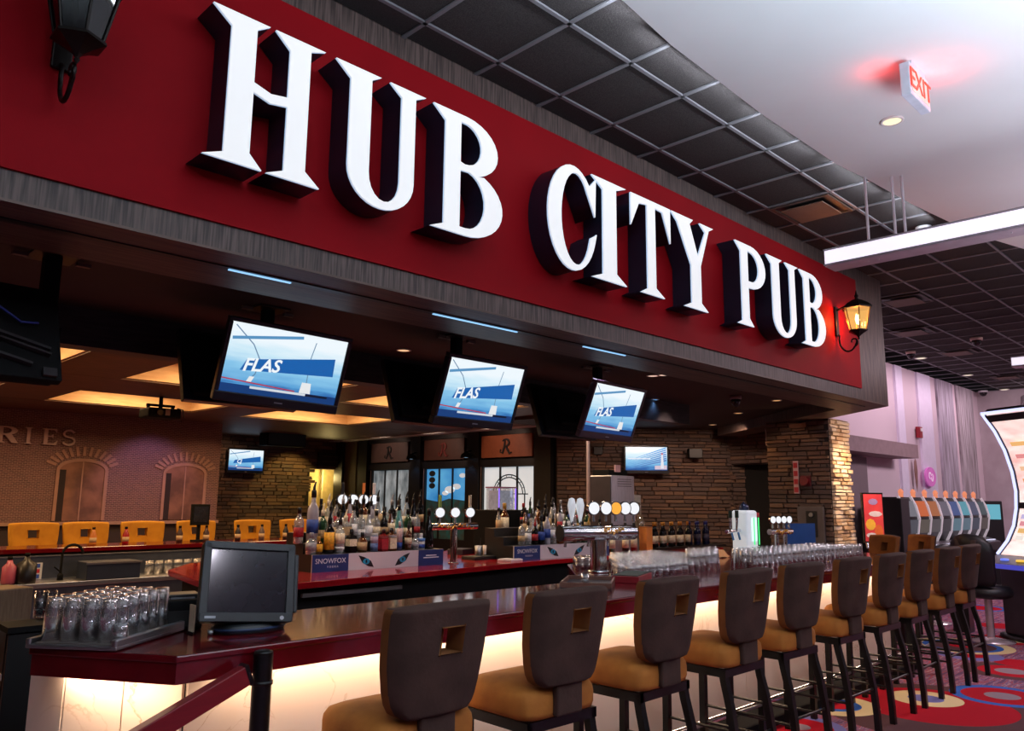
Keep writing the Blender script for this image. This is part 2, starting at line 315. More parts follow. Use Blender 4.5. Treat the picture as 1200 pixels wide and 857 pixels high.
for j, y in enumerate(ys):
    x0 = xs[0] if y < 3.4 else 8.6
    obj('grid_bar', MB().box(((x0+xs[-1])/2, y, ZC-.004), (xs[-1]-x0, .024, .012)), TBAR, tg)
edge = [(-4, 2.1), (1.0, 2.16), (2.2, 2.2), (3.0, 2.23), (3.5, 2.28), (4.6, 2.31), (5.7, 2.29), (6.13, 2.24), (7.0, 2.17), (7.63, 2.09), (8.5, 1.94), (9.03, 1.80), (10.2, 1.5), (12, .9), (14, 0), (15, -7), (-4, -7)]
struct('ceiling_drywall', MB().prism(edge, ZW, ZW+.12), DRYW, 'smooth white drywall ceiling with a curved edge')

# ------------------------------------------------------------------ fascia beam carrying the sign
YF, ZB = 3.40, 2.77
dch = Vector((.64, .768)); L_ = 4.6
o1 = Vector((9.55, YF)); o2 = o1+dch*L_; i2 = o2+Vector((-.768, .64))*.42; i1 = Vector((9.50, 4.0))
fas = sempty('wall_fascia', 'red sign fascia with a dark wood-grain border above the bar opening')
obj('fascia_beam', MB().prism([(-3, YF), tuple(o1), tuple(o2), tuple(i2), tuple(i1), (-3, 4.0)], ZB, 4.30), LAM, fas)
obj('red_panel', MB().box(((8.77-3)/2, YF-.004, (2.885+4.11)/2), (11.77, .02, 4.11-2.885)), REDP, fas)
obj('soffit_board', MB().prism([(-3, YF), tuple(o1), tuple(o2), tuple(i2), tuple(i1), (-3, 4.0)], ZB-.012, ZB), LAMX, fas)
obj('light_slot', MB().box((3.2, 3.63, ZB-.012), (12.4, .05, .012)), BLACK, fas)
for a, b_ in (((272, 314), (345, 330)), ((515, 366), (612, 388)), ((690, 405), (738, 416))):
    p0, p1 = at(*a, z=ZB-.02), at(*b_, z=ZB-.02)
    obj('slot_lamp', MB().box(((p0.x+p1.x)/2, 3.63, ZB-.02), (p1.x-p0.x, .014, .008)), emitm('slot_light_blue', (150, 205, 255), 1.1), fas)

# ------------------------------------------------------------------ ceiling over the bar: dropped lid, bulkhead, coffers
struct('ceiling_bar', MB().prism([(-3, 4.0), (9.5, 4.0), (13.2, 7.4), (13.2, 8.2), (10.4, 9.4), (9.0, 9.4), (9.0, 5.73), (-3, 5.73)], 2.90, 3.0), mat('bar_lid_brown', (44, 33, 30), .7), 'dark brown flat ceiling above the bar')
struct('trim_bulkhead', MB().box((3.0, 5.82, 2.97), (12.0, .18, .66)), grain('bulkhead_wood', (44, 38, 42), (62, 54, 58), (1, 8, 8), 5, .5), 'dark boxed bulkhead across the ceiling behind the screens')
cof = sempty('ceiling_coffered', 'coffered wood ceiling with warm lit recesses')
COFW = grain('coffer_wood', (74, 50, 36), (98, 66, 46), (1, 6, 6), 5, .5); COFP = mat('coffer_panel', (232, 198, 152), .7, rgb2=(214, 174, 128), vs_=4, stretch=(1, 1, 6))
cx = [(-2.59, -.57), (.25, 2.29), (3.11, 5.20), (6.0, 8.1)]; cy = [(7.70, 9.44), (10.85, 12.45)]
zc0, zc1 = 2.95, 3.22
by = [(5.9, 7.70), (9.44, 10.85), (12.45, 16.6)]; bx = [(-3, -2.59), (-.57, .25), (2.29, 3.11), (5.20, 6.0), (8.1, 10.4)]
for y0, y1 in by: obj('coffer_beam', MB().box((3.7, (y0+y1)/2, 3.08), (13.4, y1-y0, .26)), COFW, cof)
for x0, x1 in bx:
    for y0, y1 in cy: obj('coffer_beam', MB().box(((x0+x1)/2, (y0+y1)/2, 3.08), (x1-x0, y1-y0, .256)), COFW, cof)
for x0, x1 in cx:
    for y0, y1 in cy:
        f = MB(); t = .02
        f.box((x0+t/2, (y0+y1)/2, 3.10), (t, y1-y0, .26)); f.box((x1-t/2, (y0+y1)/2, 3.10), (t, y1-y0, .26)); f.box(((x0+x1)/2, y0+t/2, 3.10), (x1-x0, t, .26)); f.box(((x0+x1)/2, y1-t/2, 3.10), (x1-x0, t, .26)); f.box(((x0+x1)/2, (y0+y1)/2, 3.24), (x1-x0, y1-y0, .02))
        obj('coffer_panel', f, COFP, cof)
        lamp('AREA', ((x0+x1)/2, (y0+y1)/2, 3.205), 58, (255, 208, 150), 1.2, .9, tgt=((x0+x1)/2, (y0+y1)/2, 0), name='coffer_lamp')
struct('trim_silver', MB().box((10.42, 12.9, 3.02), (.5, 7.0, .16)), mat('pale_soffit', (196, 198, 196), .6), 'pale grey soffit strip above the picture windows')

# ------------------------------------------------------------------ walls
def stone_wall(name, p0, p1, z0, z1, row=.075, lmin=.18, lmax=.46, holes=(), label=None, depth=.035, nparts=300, thick=.2, lmats=None):
    """ledgestone wall from p0 to p1 (plan); the face looks to the right of p0->p1"""
    p0, p1 = Vector(p0), Vector(p1); d = p1-p0; W = d.length; ang = atan2(d.y, d.x)
    root = sempty(name, label, (p0.x, p0.y, 0), ang)
    bm = MB(); cuts = sorted(holes)
    u = 0.
    for h in list(cuts)+[(W, W, 0, 0)]:
        if h[0] > u: bm.box(((u+h[0])/2, thick/2, (z0+z1)/2), (h[0]-u, thick, z1-z0))
        if h[1] > h[0]:
            if z1 > h[3]: bm.box(((h[0]+h[1])/2, thick/2, (h[3]+z1)/2), (h[1]-h[0], thick, z1-h[3]))
            if h[2] > z0: bm.box(((h[0]+h[1])/2, thick/2, (h[2]+z0)/2), (h[1]-h[0], thick, h[2]-z0))
        u = max(u, h[1])
    obj('backing', bm, mat('stone_joint', (44, 36, 32), .9), root)
    rnd = random.Random(hash(name) % 1000 if False else len(name)*7+int(W*10)); ms = lmats or STONE
    unit = []
    for m in ms:
        for q in range(2):
            b = MB(); j = lambda: rnd.uniform(-.04, .04)
            vs = [(-.5, 0, -.5), (.5, 0, -.5), (.5, 0, .5), (-.5, 0, .5), (-.47+j(), -1+j(), -.42+j()), (.47+j(), -1+j()*4, -.42+j()), (.47+j(), -1+j()*4, .42+j()), (-.47+j(), -1+j()*4, .42+j())]
            b._add(vs, [(4, 5, 6, 7), (0, 1, 5, 4), (1, 2, 6, 5), (2, 3, 7, 6), (3, 0, 4, 7)]); unit.append(b.mesh('stone', m))
    st = []; z = z0
    while z < z1-.01:
        h = min(row*rnd.uniform(.8, 1.25), z1-z); u = 0.
        while u < W-.01:
            lw = min(rnd.uniform(lmin, lmax), W-u)
            if W-u-lw < lmin*.5: lw = W-u
            if not any(u+lw/2 > a-.02 and u+lw/2 < b+.02 and z+h/2 > c and z+h/2 < e for a, b, c, e in holes):
                st.append((u+lw/2, z+h/2, lw-.006, h-.006, depth*rnd.uniform(.45, 1.2), rnd.randrange(len(unit))))
            u += lw
        z += h
    vis = sorted(st, key=lambda s: -s[1]*0-(s[2]*s[3]) if s[1] > 1.1 else 1)
    for s in vis[:nparts]:
        o = link('stone', unit[s[5]], root, (s[0], 0, s[1])); o.scale = (s[2], s[4], s[3])
    if vis[nparts:]:
        b = MB()
        for s in vis[nparts:]:
            k = s[5]//2
            b._add([(s[0]+v[0]*s[2], v[1]*s[4], s[1]+v[2]*s[3]) for v in [(-.5, 0, -.5), (.5, 0, -.5), (.5, 0, .5), (-.5, 0, .5), (-.47, -1, -.42), (.47, -1, -.42), (.47, -.9, .42), (-.47, -.9, .42)]], [(4, 5, 6, 7), (0, 1, 5, 4), (1, 2, 6, 5), (2, 3, 7, 6), (3, 0, 4, 7)], k)
        o = obj('stone_courses', b, ms, root); o['kind'] = 'stuff'
    return root
# brick mural wall on the left
mur = sempty('wall_left', 'printed brick mural wall with arched windows behind the back bar', (0, 14, 0))
obj('mural_panel', MB().box((1.72, .06, 1.5), (9.44, .12, 3.0)), BRICK, mur)
obj('ledge', MB().box((1.72, -.05, 1.20), (9.44, .12, .05)), mat('mural_ledge', (150, 118, 100), .6), mur)
obj('wainscot', MB().box((1.72, -.01, .59), (9.44, .04, 1.16)), mat('dark_wainscot', (40, 26, 24), .6), mur)
STRIP = mat('mural_stone', (150, 112, 98), .7); MWIN = grain('mural_window', (92, 62, 54), (132, 92, 76), (1, 1, 10), 3, .7); MSH = mat('mural_shade_print', (36, 22, 24), .8)
for wx0, wx1, zt in ((3.80, 4.52, 2.20), (5.46, 6.18, 2.19)):
    c = (wx0+wx1)/2; r = (wx1-wx0)/2; zs = zt-.16
    w_ = link('mural_window', curve_mesh('mural_window', [[(wx0, 1.24), (wx1, 1.24)]+arc(c, zs, r, .16, 0, 180, 12)], .006, MWIN), mur, (0, -.006, 0), (R(90), 0, 0))
    b = MB(); pts = [(wx1, 1.24), (wx1, zs)]+arc(c, zs, r, .16, 0, 180, 12)+[(wx0, zs), (wx0, 1.24)]
    b.ribbon(pts, .05, .006, .02); o = obj('window_surround', b, STRIP, w_)
    b = MB(); b.ribbon([(c, 1.24), (c, zt)], .02, .006, .014); obj('window_mullion', b, STRIP, w_)
    b = MB(); b.ribbon([(wx0+.07, 1.24), (wx0+.07, zs)], .10, .006, .012); obj('shadow_print', b, MSH, w_)
    for k in range(13):
        a = 20+140*k/12; e = MB(); x_, y_ = c+(r+.13)*cos(R(a)), zs+.0+(.30)*sin(R(a)); 
        e.box((0, 0, 0), (.15, .045, .012), rot=Matrix.Rotation(R(a), 3, 'Z'))
        obj('arch_stone', e, STRIP, w_, (x_, y_, .006))
# stone wall behind (with the lit opening), picture window wall, diagonal stone wall, doorway wall, column
stone_wall('wall_back', (6.0, 16.5), (10.5, 16.5), 0, 2.96, .075, .15, .40, holes=[(3.77, 4.5, 0, 2.30)], label='ledgestone back wall with a lit opening at its end')
GAPX, GAPY = 10.52, 9.45
stone_wall('wall_right', (GAPX, GAPY), (12.9, 7.1), 0, 2.9, .062, .16, .42, label='dark ledgestone wall behind the right end of the bar')
stone_wall('wall_doorway', (12.75, 7.6), (12.46, 5.7), 0, 2.9, .065, .16, .4, holes=[(.35, 1.65, 0, 2.28)], label='stone wall around a dark doorway')
struct('door_1', MB().box((12.9, 6.3, 1.15), (.06, 1.6, 2.3)), mat('door_dark_sheet', (9, 8, 8), .9), 'black sheet filling the opening in the stone wall')  # near-black sheet in place of the dark space beyond the doorway
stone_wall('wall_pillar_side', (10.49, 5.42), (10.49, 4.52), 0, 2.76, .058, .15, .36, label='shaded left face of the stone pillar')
LST = [mat('pillar_stone_lit', (206, 176, 138), .85, rgb2=(226, 202, 168), vs_=14, bump=.7, bs=50), mat('pillar_stone_lit_pale', (218, 194, 160), .85, rgb2=(232, 214, 188), vs_=14, bump=.7, bs=50), mat('pillar_stone_lit_tan', (186, 150, 110), .85, rgb2=(206, 172, 134), vs_=14, bump=.7, bs=50)]  # paler copy of the ledge stone: the grazing light is put into the colour
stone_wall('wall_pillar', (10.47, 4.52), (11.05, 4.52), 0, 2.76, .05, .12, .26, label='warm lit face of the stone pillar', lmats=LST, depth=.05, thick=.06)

# casino wall on the right, with tall printed bark panels
cw = sempty('wall_casino', 'pale mauve casino wall with tall birch bark panels')
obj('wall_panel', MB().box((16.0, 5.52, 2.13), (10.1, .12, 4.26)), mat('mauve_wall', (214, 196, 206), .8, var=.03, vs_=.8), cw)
BARK = mat('birch_print', (206, 198, 216), .8, rgb2=(120, 108, 116), vs_=2.2, stretch=(6, 1, .55), detail=8)
BARK2 = mat('birch_print_dark', (108, 96, 98), .8, rgb2=(200, 190, 200), vs_=2.6, stretch=(7, 1, .5), detail=8)
PALE = mat('pale_lilac_panel', (228, 220, 240), .8, var=.03)
for (pa, pb, m_) in ((1056, 1064, PALE), (1082, 1097, PALE), (1105, 1123, BARK), (1128, 1146, BARK2)):
    xa, xb = at(pa, 560, y=5.44).x, at(pb, 560, y=5.44).x
    obj('bark_panel', MB().box(((xa+xb)/2, 5.44, 2.75), (xb-xa, .05, 3.0)), m_, cw)
obj('bark_panel', MB().box((19.9, 5.42, 1.45), (.9, .06, .08)), PALE, cw).name = 'panel_foot'
p0, p1 = at(1000, 515, y=5.2).x, at(1062, 525, y=5.2).x
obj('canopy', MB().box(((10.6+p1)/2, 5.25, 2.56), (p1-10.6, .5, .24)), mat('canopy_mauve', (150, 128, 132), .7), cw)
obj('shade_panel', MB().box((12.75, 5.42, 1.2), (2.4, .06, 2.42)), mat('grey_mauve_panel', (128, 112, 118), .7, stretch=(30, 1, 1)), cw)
obj('end_wall', MB().box((21.1, 1.5, 2.13), (.12, 8.2, 4.26)), mat('marbled_paper', (196, 184, 192), .8, rgb2=(158, 142, 148), vs_=1.3, detail=8, stretch=(1, 1, .7)), cw).name = 'end_wall'
struct('wall_side', MB().box((-3.05, 9, 2), (.1, 15, 4.6)), CEILB)
struct('wall_outer', MB().box((4, 17.2, 2), (20, .1, 4.6)), CEILB)
struct('wall_outer_right', MB().box((13.5, 11, 2), (.1, 11, 4.6)), CEILB)
# lit opening at the back
dr = sempty('door_2', 'cream lit opening in the back wall')
obj('room_wall', MB().box((10.2, 17.1, 1.2), (1.2, .06, 2.4)), mat('cream_room', (236, 208, 140), .8), dr)
obj('door_leaf', MB().box((9.95, 17.02, 1.15), (.12, .05, 2.3)), mat('olive_door', (120, 104, 62), .6), dr)
obj('post', MB().box((10.38, 16.95, 1.15), (.03, .05, 2.3)), mat('cream_trim', (244, 226, 170), .7), dr)
lamp('POINT', (10.35, 16.7, 2.1), 14, (255, 226, 150), .1, name='back_room_lamp')
# ------------------------------------------------------------------ sign letters
def bowl(cx, cy, rx, ry, a0, a1, n=12): return arc(cx, cy, rx, ry, a0, a1, n)
GLY = {
 'H': [[(0,1),(.48,1),(.37,.94),(.37,.575),(.52,.54),(.67,.56),(.67,.90),(.53,1),(1,1),(.86,.955),(.86,.09),(1,0),(.52,0),(.67,.05),(.67,.495),(.52,.475),(.37,.51),(.37,.09),(.48,0),(0,0),(.16,.05),(.16,.90)]],
 'U': [[(0,1),(.48,1),(.38,.95)]+arc(.55,.25,.17,.19,180,360)+[(.72,.92),(.58,1),(1,1),(.88,.95)]+arc(.52,.26,.36,.26,0,-180,16)+[(.16,.90)]],
 'B': [[(0,1),(.45,1)]+bowl(.45,.755,.47,.245,88,-62)+[(.62,.525)]+bowl(.47,.285,.53,.285,62,-90,14)+[(0,0),(.17,.05),(.17,.90)],
       [(.38,.94)]+bowl(.44,.765,.24,.175,80,-90)+[(.38,.60)], [(.38,.53)]+bowl(.46,.30,.28,.24,80,-90)+[(.38,.06)]],
 'C': [[(.97,.58),(.99,.96),(.86,.87)]+arc(.5,.5,.5,.5,47,350,30)+[(1,.41),(.87,.36)]+arc(.57,.5,.31,.44,-25,-318,26)],
 'I': [[(0,1),(1,1),(.70,.94),(.70,.09),(1,0),(0,0),(.32,.06),(.32,.90)]],
 'T': [[(0,1),(1,1),(1,.62),(.80,.93),(.60,.94),(.60,.08),(.82,0),(.22,0),(.40,.06),(.40,.94),(.2,.92),(0,.66)]],
 'Y': [[(0,1),(.50,1),(.42,.94),(.60,.60),(.80,.92),(.66,1),(1,1),(.88,.95),(.66,.50),(.66,.08),(.82,0),(.26,0),(.44,.06),(.44,.48),(.14,.91)]],
 'P': [[(0,1),(.5,1)]+bowl(.5,.735,.5,.265,88,-90,14)+[(.40,.47),(.40,.09),(.54,0),(.02,0),(.18,.05),(.18,.90)], [(.40,.93)]+bowl(.49,.735,.28,.185,80,-90)+[(.40,.55)]],
 'R': [[(0,1),(.5,1)]+bowl(.5,.745,.44,.255,88,-60)+[(1,0),(.74,0),(.46,.47),(.38,.47),(.38,.07),(.5,0),(0,0),(.16,.05),(.16,.93)], [(.38,.93)]+bowl(.46,.745,.25,.18,80,-90)+[(.38,.565)]],
 'E': [[(0,1),(.92,1),(.94,.76),(.78,.92),(.38,.93),(.38,.57),(.62,.57),(.72,.66),(.72,.40),(.62,.49),(.38,.49),(.38,.08),(.80,.09),(1,.28),(.95,0),(0,0),(.15,.05),(.15,.93)]]}
LFACE = mat('lit_letter_face', (170, 172, 174), .5, emit=(240, 243, 245), es=.72, var=.01)
LSIDE = mat('letter_return', (16, 22, 40), .45); LEDGE = mat('letter_trim', (190, 215, 240), .4, emit=(190, 220, 255), es=.55)
def sign_letter(ch, x0, x1, label):
    t = thing('sign_letter', label, 'letter', (x0, 3.385, 3.11), 0, 'illuminated sign letters')
    wd, h = x1-x0, .71
    sp = [[(p[0]*wd, p[1]*h) for p in s] for s in GLY[ch]]
    link('letter_return', curve_mesh('letter_return', sp, .081, LSIDE), t, (0, -.083, 0), (R(90), 0, 0))
    link('letter_trim', curve_mesh('letter_trim', sp, .004, LEDGE), t, (0, -.168, 0), (R(90), 0, 0))
    link('letter_face', curve_mesh('letter_face', sp, .003, LFACE), t, (0, -.176, 0), (R(90), 0, 0))
for ch, x0, x1, lb in (('H', 1.30, 1.87, 'glowing white letter H that begins the pub sign'), ('U', 1.93, 2.50, 'glowing white letter U right after the H on the sign'), ('B', 2.555, 3.09, 'glowing white letter B ending the first word of the sign'),
    ('C', 3.49, 3.97, 'glowing white letter C beginning the second word of the sign'), ('I', 3.92, 4.30, 'narrow glowing white letter I between C and T on the sign'), ('T', 4.355, 4.845, 'glowing white letter T between I and Y on the sign'),
    ('Y', 4.86, 5.46, 'glowing white letter Y ending the second word of the sign'), ('P', 5.80, 6.31, 'glowing white letter P beginning the last word of the sign'), ('U', 6.34, 6.95, 'glowing white letter U in the last word, between P and B'), ('B', 6.98, 7.50, 'glowing white letter B beside the lit wall lantern')):
    sign_letter(ch, x0, x1, lb)
# raised word fragment on the brick mural
RIES = mat('mural_letter', (176, 150, 142), .7)
for ch, x0, x1, lb in (('R', 2.86, 3.20, 'faded pale letter R on the brick mural'), ('I', 3.27, 3.39, 'faded pale letter I on the brick mural'), ('E', 3.51, 3.74, 'faded pale letter E on the brick mural')):
    o = link('mural_letter', curve_mesh('mural_letter', [[(p[0]*(x1-x0), p[1]*.25) for p in s] for s in GLY[ch]], .02, RIES), None, (x0, 13.965, 2.42), (R(90), 0, 0)); tag(o, lb, 'letter', 'letters on the brick mural')
b = MB(); b.ribbon(arc(.125, .185, .075, .055, 20, 270, 10)+arc(.125, .07, .085, .06, 80, -160, 12)[1:], [.02]*4+[.035]*14+[.02]*5 if False else .03, -.02, .02)
tag(obj('mural_letter', b, RIES, None, (3.775, 13.965, 2.42), (R(90), 0, 0)), 'faded pale letter S ending the word on the brick mural', 'letter', 'letters on the brick mural')

# ------------------------------------------------------------------ wall lanterns
BRONZE = mat('lantern_iron', (26, 20, 17), .4, .6)
def lit_glass():
    m = glass('lantern_glass_lit', (255, 232, 196), .8)
    n, l = nodes_of(m); out = n['Material Output']
    if 'glow' not in n:
        e = n.new('ShaderNodeEmission'); e.name = 'glow'; e.inputs[0].default_value = (*lin((255, 196, 110)), 1); e.inputs[1].default_value = 1.25
        mx = n.new('ShaderNodeMixShader'); mx.inputs[0].default_value = .45; l.new(out.inputs[0].links[0].from_socket, mx.inputs[1]); l.new(e.outputs[0], mx.inputs[2]); l.new(mx.outputs[0], out.inputs[0])
    return m
def lantern(x, zc, lit, label):
    """six-sided coach lantern: glass body centre at height zc, 0.22 m out from the fascia"""
    t = thing('wall_lantern', label, 'lantern', (x, 3.386, zc))
    y = -.23
    b = MB(); b.box((0, -.012, -.02), (.07, .022, .30)); b.prism([(-.035, -.15), (.035, -.15), (0, -.21)], -.0, .02)
    b2 = MB(); b2.box((0, -.012, .0), (.075, .022, .32)); obj('back_plate', b2, BRONZE, t, bevel=.006)
    obj('top_arm', MB().tube([(0, -.02, .12), (0, -.10, .15), (0, y, .15)], .011, 8), BRONZE, t); b = MB(); b.tube([(0, -.02, -.14)]+[(0, -.03+yy, zz) for yy, zz in arc(-.09, -.20, .09, .13, 20, -170, 12)][::1], .0095, 8)
    sc = [(0, -.155+.055*cos(a)*k-.02, -.235+.055*sin(a)*k) for a, k in [(-pi*.5-i*.42, 1-.06*i) for i in range(13)]]
    obj('scroll_arm', b, BRONZE, t); obj('scroll_curl', MB().tube(sc, .008, 8), BRONZE, t)
    r0, r1, z0, z1 = .085, .135, -.12, .11
    fr = MB()
    for k in range(6):
        a = R(60*k+30); fr.tube([(r0*cos(a), y+r0*sin(a), z0), (r1*cos(a), y+r1*sin(a), z1)], .006, 6)
    obj('lantern_frame', fr, mat('lantern_frame_lit', (150, 105, 50), .35, .8) if lit else BRONZE, t)  # brighter frame when lit: the lantern's glow is put into the metal colour
    gm = lit_glass() if lit else glass('lantern_glass_dark', (60, 54, 60), .45, .3, (20, 18, 22))
    for k in range(6):
        a0, a1 = R(60*k+30), R(60*k+90); g = MB()
        g._add([(r0*.96*cos(a0), y+r0*.96*sin(a0), z0), (r0*.96*cos(a1), y+r0*.96*sin(a1), z0), (r1*.96*cos(a1), y+r1*.96*sin(a1), z1), (r1*.96*cos(a0), y+r1*.96*sin(a0), z1)], [(0, 1, 2, 3)]); obj('glass_pane', g, gm, t)
    rf = MB(); rf.lathe([(.155, z1-.005), (.155, z1+.01), (.115, z1+.05), (.055, z1+.085), (.02, z1+.10), (.016, z1+.115), (.024, z1+.13), (.012, z1+.15), (.004, z1+.19)], 6, (0, y, 0), sm=False, rot=R(30)); obj('lantern_roof', rf, BRONZE, t)
    bs = MB(); bs.lathe([(.004, z0-.10), (.012, z0-.085), (.008, z0-.075), (.02, z0-.06), (.055, z0-.035), (.10, z0-.012), (.098, z0), (.08, z0+.004)], 6, (0, y, 0), sm=False, rot=R(30)); obj('lantern_base', bs, BRONZE, t)
    bu = MB()
    for s in (-1, 1): bu.lathe([(.006, -.06), (.01, -.04), (.016, -.01), (.012, .02), (.002, .05)], 8, (s*.024, y, 0))
    obj('candle_bulb', bu, emitm('bulb_glow', (255, 225, 170), 14.) if lit else mat('bulb_off', (150, 140, 130), .3), t)
    if lit: lamp('POINT', (x, 3.386+y, zc), 46, (255, 150, 70), .03, name='lantern_lamp'); lamp('POINT', (x-.02, 3.386-.08, zc-.02), 2.2, (255, 150, 70), .02, name='lantern_lamp')
lantern(8.17, 3.53, True, 'lit bronze coach lantern at the right end of the red fascia')
lantern(.775, 3.50, False, 'unlit dark coach lantern at the left end of the red fascia')

# ------------------------------------------------------------------ linear pendants, exit sign, ceiling fittings
PEN = mat('pendant_diffuser', (235, 232, 240), .5, emit=(246, 238, 255), es=.92); PENB = mat('pendant_body', (206, 198, 208), .5)
def pendant(x, y0, y1, z, rods, label):
    t = thing('linear_pendant', label, 'pendant light', (x, y0, z))
    L = y0-y1
    obj('pendant_body', MB().prism([(-.10, 0), (.10, 0), (.10, -L), (-.10, -L)], -.075, .075), PENB, t, bevel=.01)
    obj('diffuser', MB().box((-.1035, -L/2, 0), (.008, L-.02, .105)), PEN, t)
    obj('edge_trim', MB().box((-.106, -L/2, .062), (.012, L, .012)).box((-.106, -L/2, -.062), (.012, L, .012)), mat('pendant_trim', (150, 152, 158), .4), t)
    for (rx, ry) in rods: obj('hanging_rod', MB().tube([(rx, ry, .07), (rx, ry, ZW-z)], .011, 8), WHITE, t)
    for yy in (-.32, -.40, -1.3): obj('screw', MB().lathe([(.008, -.082), (.008, -.07)], 8, (-.03, yy, 0)), WHITE, t)
pendant(6.22, 2.60, -3.5, 3.60, [(-.10, -.36), (.02, -.52), (.06, -.58)], 'long white linear pendant light hung from the white ceiling before the fascia')
pendant(12.66, 2.80, -2.5, 3.60, [(0, -.4), (0, -.7)], 'second white linear pendant farther off over the slot machines')
t = thing('exit_sign', 'white exit sign with red glowing letters under the white ceiling', 'sign', (4.70, 1.40, ZW))
EW, EH = .33, .20
obj('housing', MB().box((0, 0, -.025-EH/2), (EW, .055, EH)), mat('exit_white', (226, 230, 240), .45), t, bevel=.006)
obj('mounting_canopy', MB().box((0, 0, -.013), (.22, .05, .026)), mat('exit_white', ()), t)
obj('legend_plate', MB().box((0, -.029, -.025-EH/2), (EW-.05, .004, EH-.05)), mat('exit_plate', (246, 200, 190), .4, emit=(255, 170, 150), es=.55), t)
link('exit_legend', text_mesh('exit_legend', 'EXIT', .17, emitm('exit_red', (255, 60, 30), 1.6), .002), t, (0, -.033, -.027-EH/2), (R(90), 0, 0))
lamp('POINT', (4.84, 1.30, ZW-.07), 2.2, (255, 40, 40), .05, name='exit_glow'); lamp('POINT', (4.56, 1.56, ZW-.10), .8, (255, 50, 40), .03, name='exit_glow')
TRIMW = mat('downlight_trim', (235, 230, 225), .4)
def downlight(x, y, z, r, label, glow=(255, 236, 200), s=1.6, group=None, power=0, col=(255, 200, 140), dark=False):
    t = thing('recessed_light', label, 'ceiling light', (x, y, z), 0, group)
    obj('trim_ring', MB().lathe([(r*1.18, -.001), (r*1.18, -.008), (r*.95, -.010), (r*.92, -.002)], 20), mat('trim_dark', (90, 84, 80), .4) if dark else TRIMW, t)
    obj('lens', MB().lathe([(r*.93, -.001), (r*.92, -.006)], 20), emitm('lens_%d%d%d_%d' % (*glow, s*10), glow, s), t)
    if power: lamp('SPOT', (x, y, z-.03), power, col, .04, tgt=(x, y, 0), angle=100, name='downlight_lamp')
downlight(5.28, 1.73, ZW, .062, 'round recessed light in the white ceiling below the exit sign', s=1.2)
bar_dl = 'recessed lights in the dark lid over the bar'
for (px, py, lb, pw, cl) in ((473, 410, 'small recessed light between the first and second screens', 8, (255, 200, 150)), (765, 440, 'pale recessed light right of the third screen, left of a close pair', 8, (255, 214, 190)), (778, 439, 'pale recessed light right of the third screen, right of a close pair', 8, (255, 214, 190)),
    (767, 468, 'bluish recessed light below the close pair over the bar', 6, (120, 190, 255)), (910, 469, 'warm recessed light nearest the stone pillar', 22, (255, 190, 120)), (865, 484, 'warm recessed light under the dome camera over the bar', 22, (255, 190, 120)), (838, 511, 'warm recessed light close to the stone wall', 12, (255, 190, 120))):
    p = at(px, py, z=2.90) if (px, py) != (838, 511) else Vector((11.6, 6.95, 2.90)); bl = cl[2] > 200
    downlight(p.x, p.y, 2.90, .055 if not bl else .05, lb, cl, 1.0, bar_dl, pw, cl)
for px, py, lb in ((1079, 419, 'small recessed light in the tiled ceiling near the dome cameras'), (1134, 439, 'small recessed light in the tiled ceiling over the slot machines'), (1177, 456, 'farthest recessed light in the tiled ceiling')):
    p = at(px, py, z=ZC); downlight(p.x, p.y, ZC-.012, .085, lb, (255, 240, 215), 1.1, 'recessed lights in the tiled ceiling')
def dome(px, py, z, label, r=.075, base=(200, 170, 160)):
    p = at(px, py, z=z); t = thing('dome_camera', label, 'camera', (p.x, p.y, z))
    obj('mount_ring', MB().lathe([(r, 0), (r, -.035), (r*.9, -.045)], 18), mat('dome_ring_%d' % base[0], base, .45), t)
    obj('dome', MB().lathe([(r*.82, -.045), (r*.78, -.075), (r*.6, -.11), (r*.3, -.13), (0, -.135)], 18), mat('smoked_dome', (24, 20, 24), .08), t)
dome(862, 464, 2.90, 'dome camera with smoked cover in the lid over the bar', .07, (150, 120, 120)); dome(1144, 396, ZC-.01, 'dome camera on the tiled ceiling, nearer one', .09); dome(1067, 412, ZC-.01, 'dome camera on the tiled ceiling, beside a small light', .08)
dome(1152, 458, ZC-.01, 'white dome camera where the mauve wall meets the ceiling', .10, (220, 214, 224))
p = at(1082, 266, z=ZC-.01); t = thing('smoke_detector', 'white round detector behind the pendant rods', 'detector', (p.x, p.y, ZC-.01)); obj('detector_base', MB().lathe([(.07, 0), (.07, -.02), (.055, -.03)], 18), WHITE, t); obj('detector_head', MB().lathe([(.05, -.03), (.05, -.045), (.03, -.055), (0, -.057)], 18), WHITE, t)
VENTF = mat('vent_frame', (66, 54, 48), .5); VENTP = mat('vent_plate', (104, 84, 70), .6)
def vent(cx_, cy_, sx_, sy_, label, mp=None):
    t = thing('ceiling_vent', label, 'vent', (cx_, cy_, ZC-.011)); w = .03
    obj('vent_gap', MB().box((0, 0, -.002), (sx_-.01, sy_-.01, .004)), BLACK, t)
    f = MB(); f.box((0, sy_/2-w/2, -.006), (sx_, w, .012)).box((0, -sy_/2+w/2, -.006), (sx_, w, .012)).box((sx_/2-w/2, 0, -.006), (w, sy_-2*w, .012)).box((-sx_/2+w/2, 0, -.006), (w, sy_-2*w, .012))
    obj('vent_frame', f, VENTF, t); obj('vent_plate', MB().box((0, 0, -.03), (sx_*.76, sy_*.70, .008)), mp or VENTP, t)
vent(6.67, 2.92, .53, .53, 'square supply vent in dark tiles above the last word of the sign')
for (px, py, lb) in ((1060, 351, 'dark supply vent past the end of the fascia'), (1068, 388, 'brown supply vent behind the lit lantern'), (1122, 412, 'supply vent near the nearer dome camera'), (1180, 441, 'farthest supply vent in the tiled ceiling')):
    p = at(px, py, z=ZC); vent(p.x, p.y, .54, .54, lb)

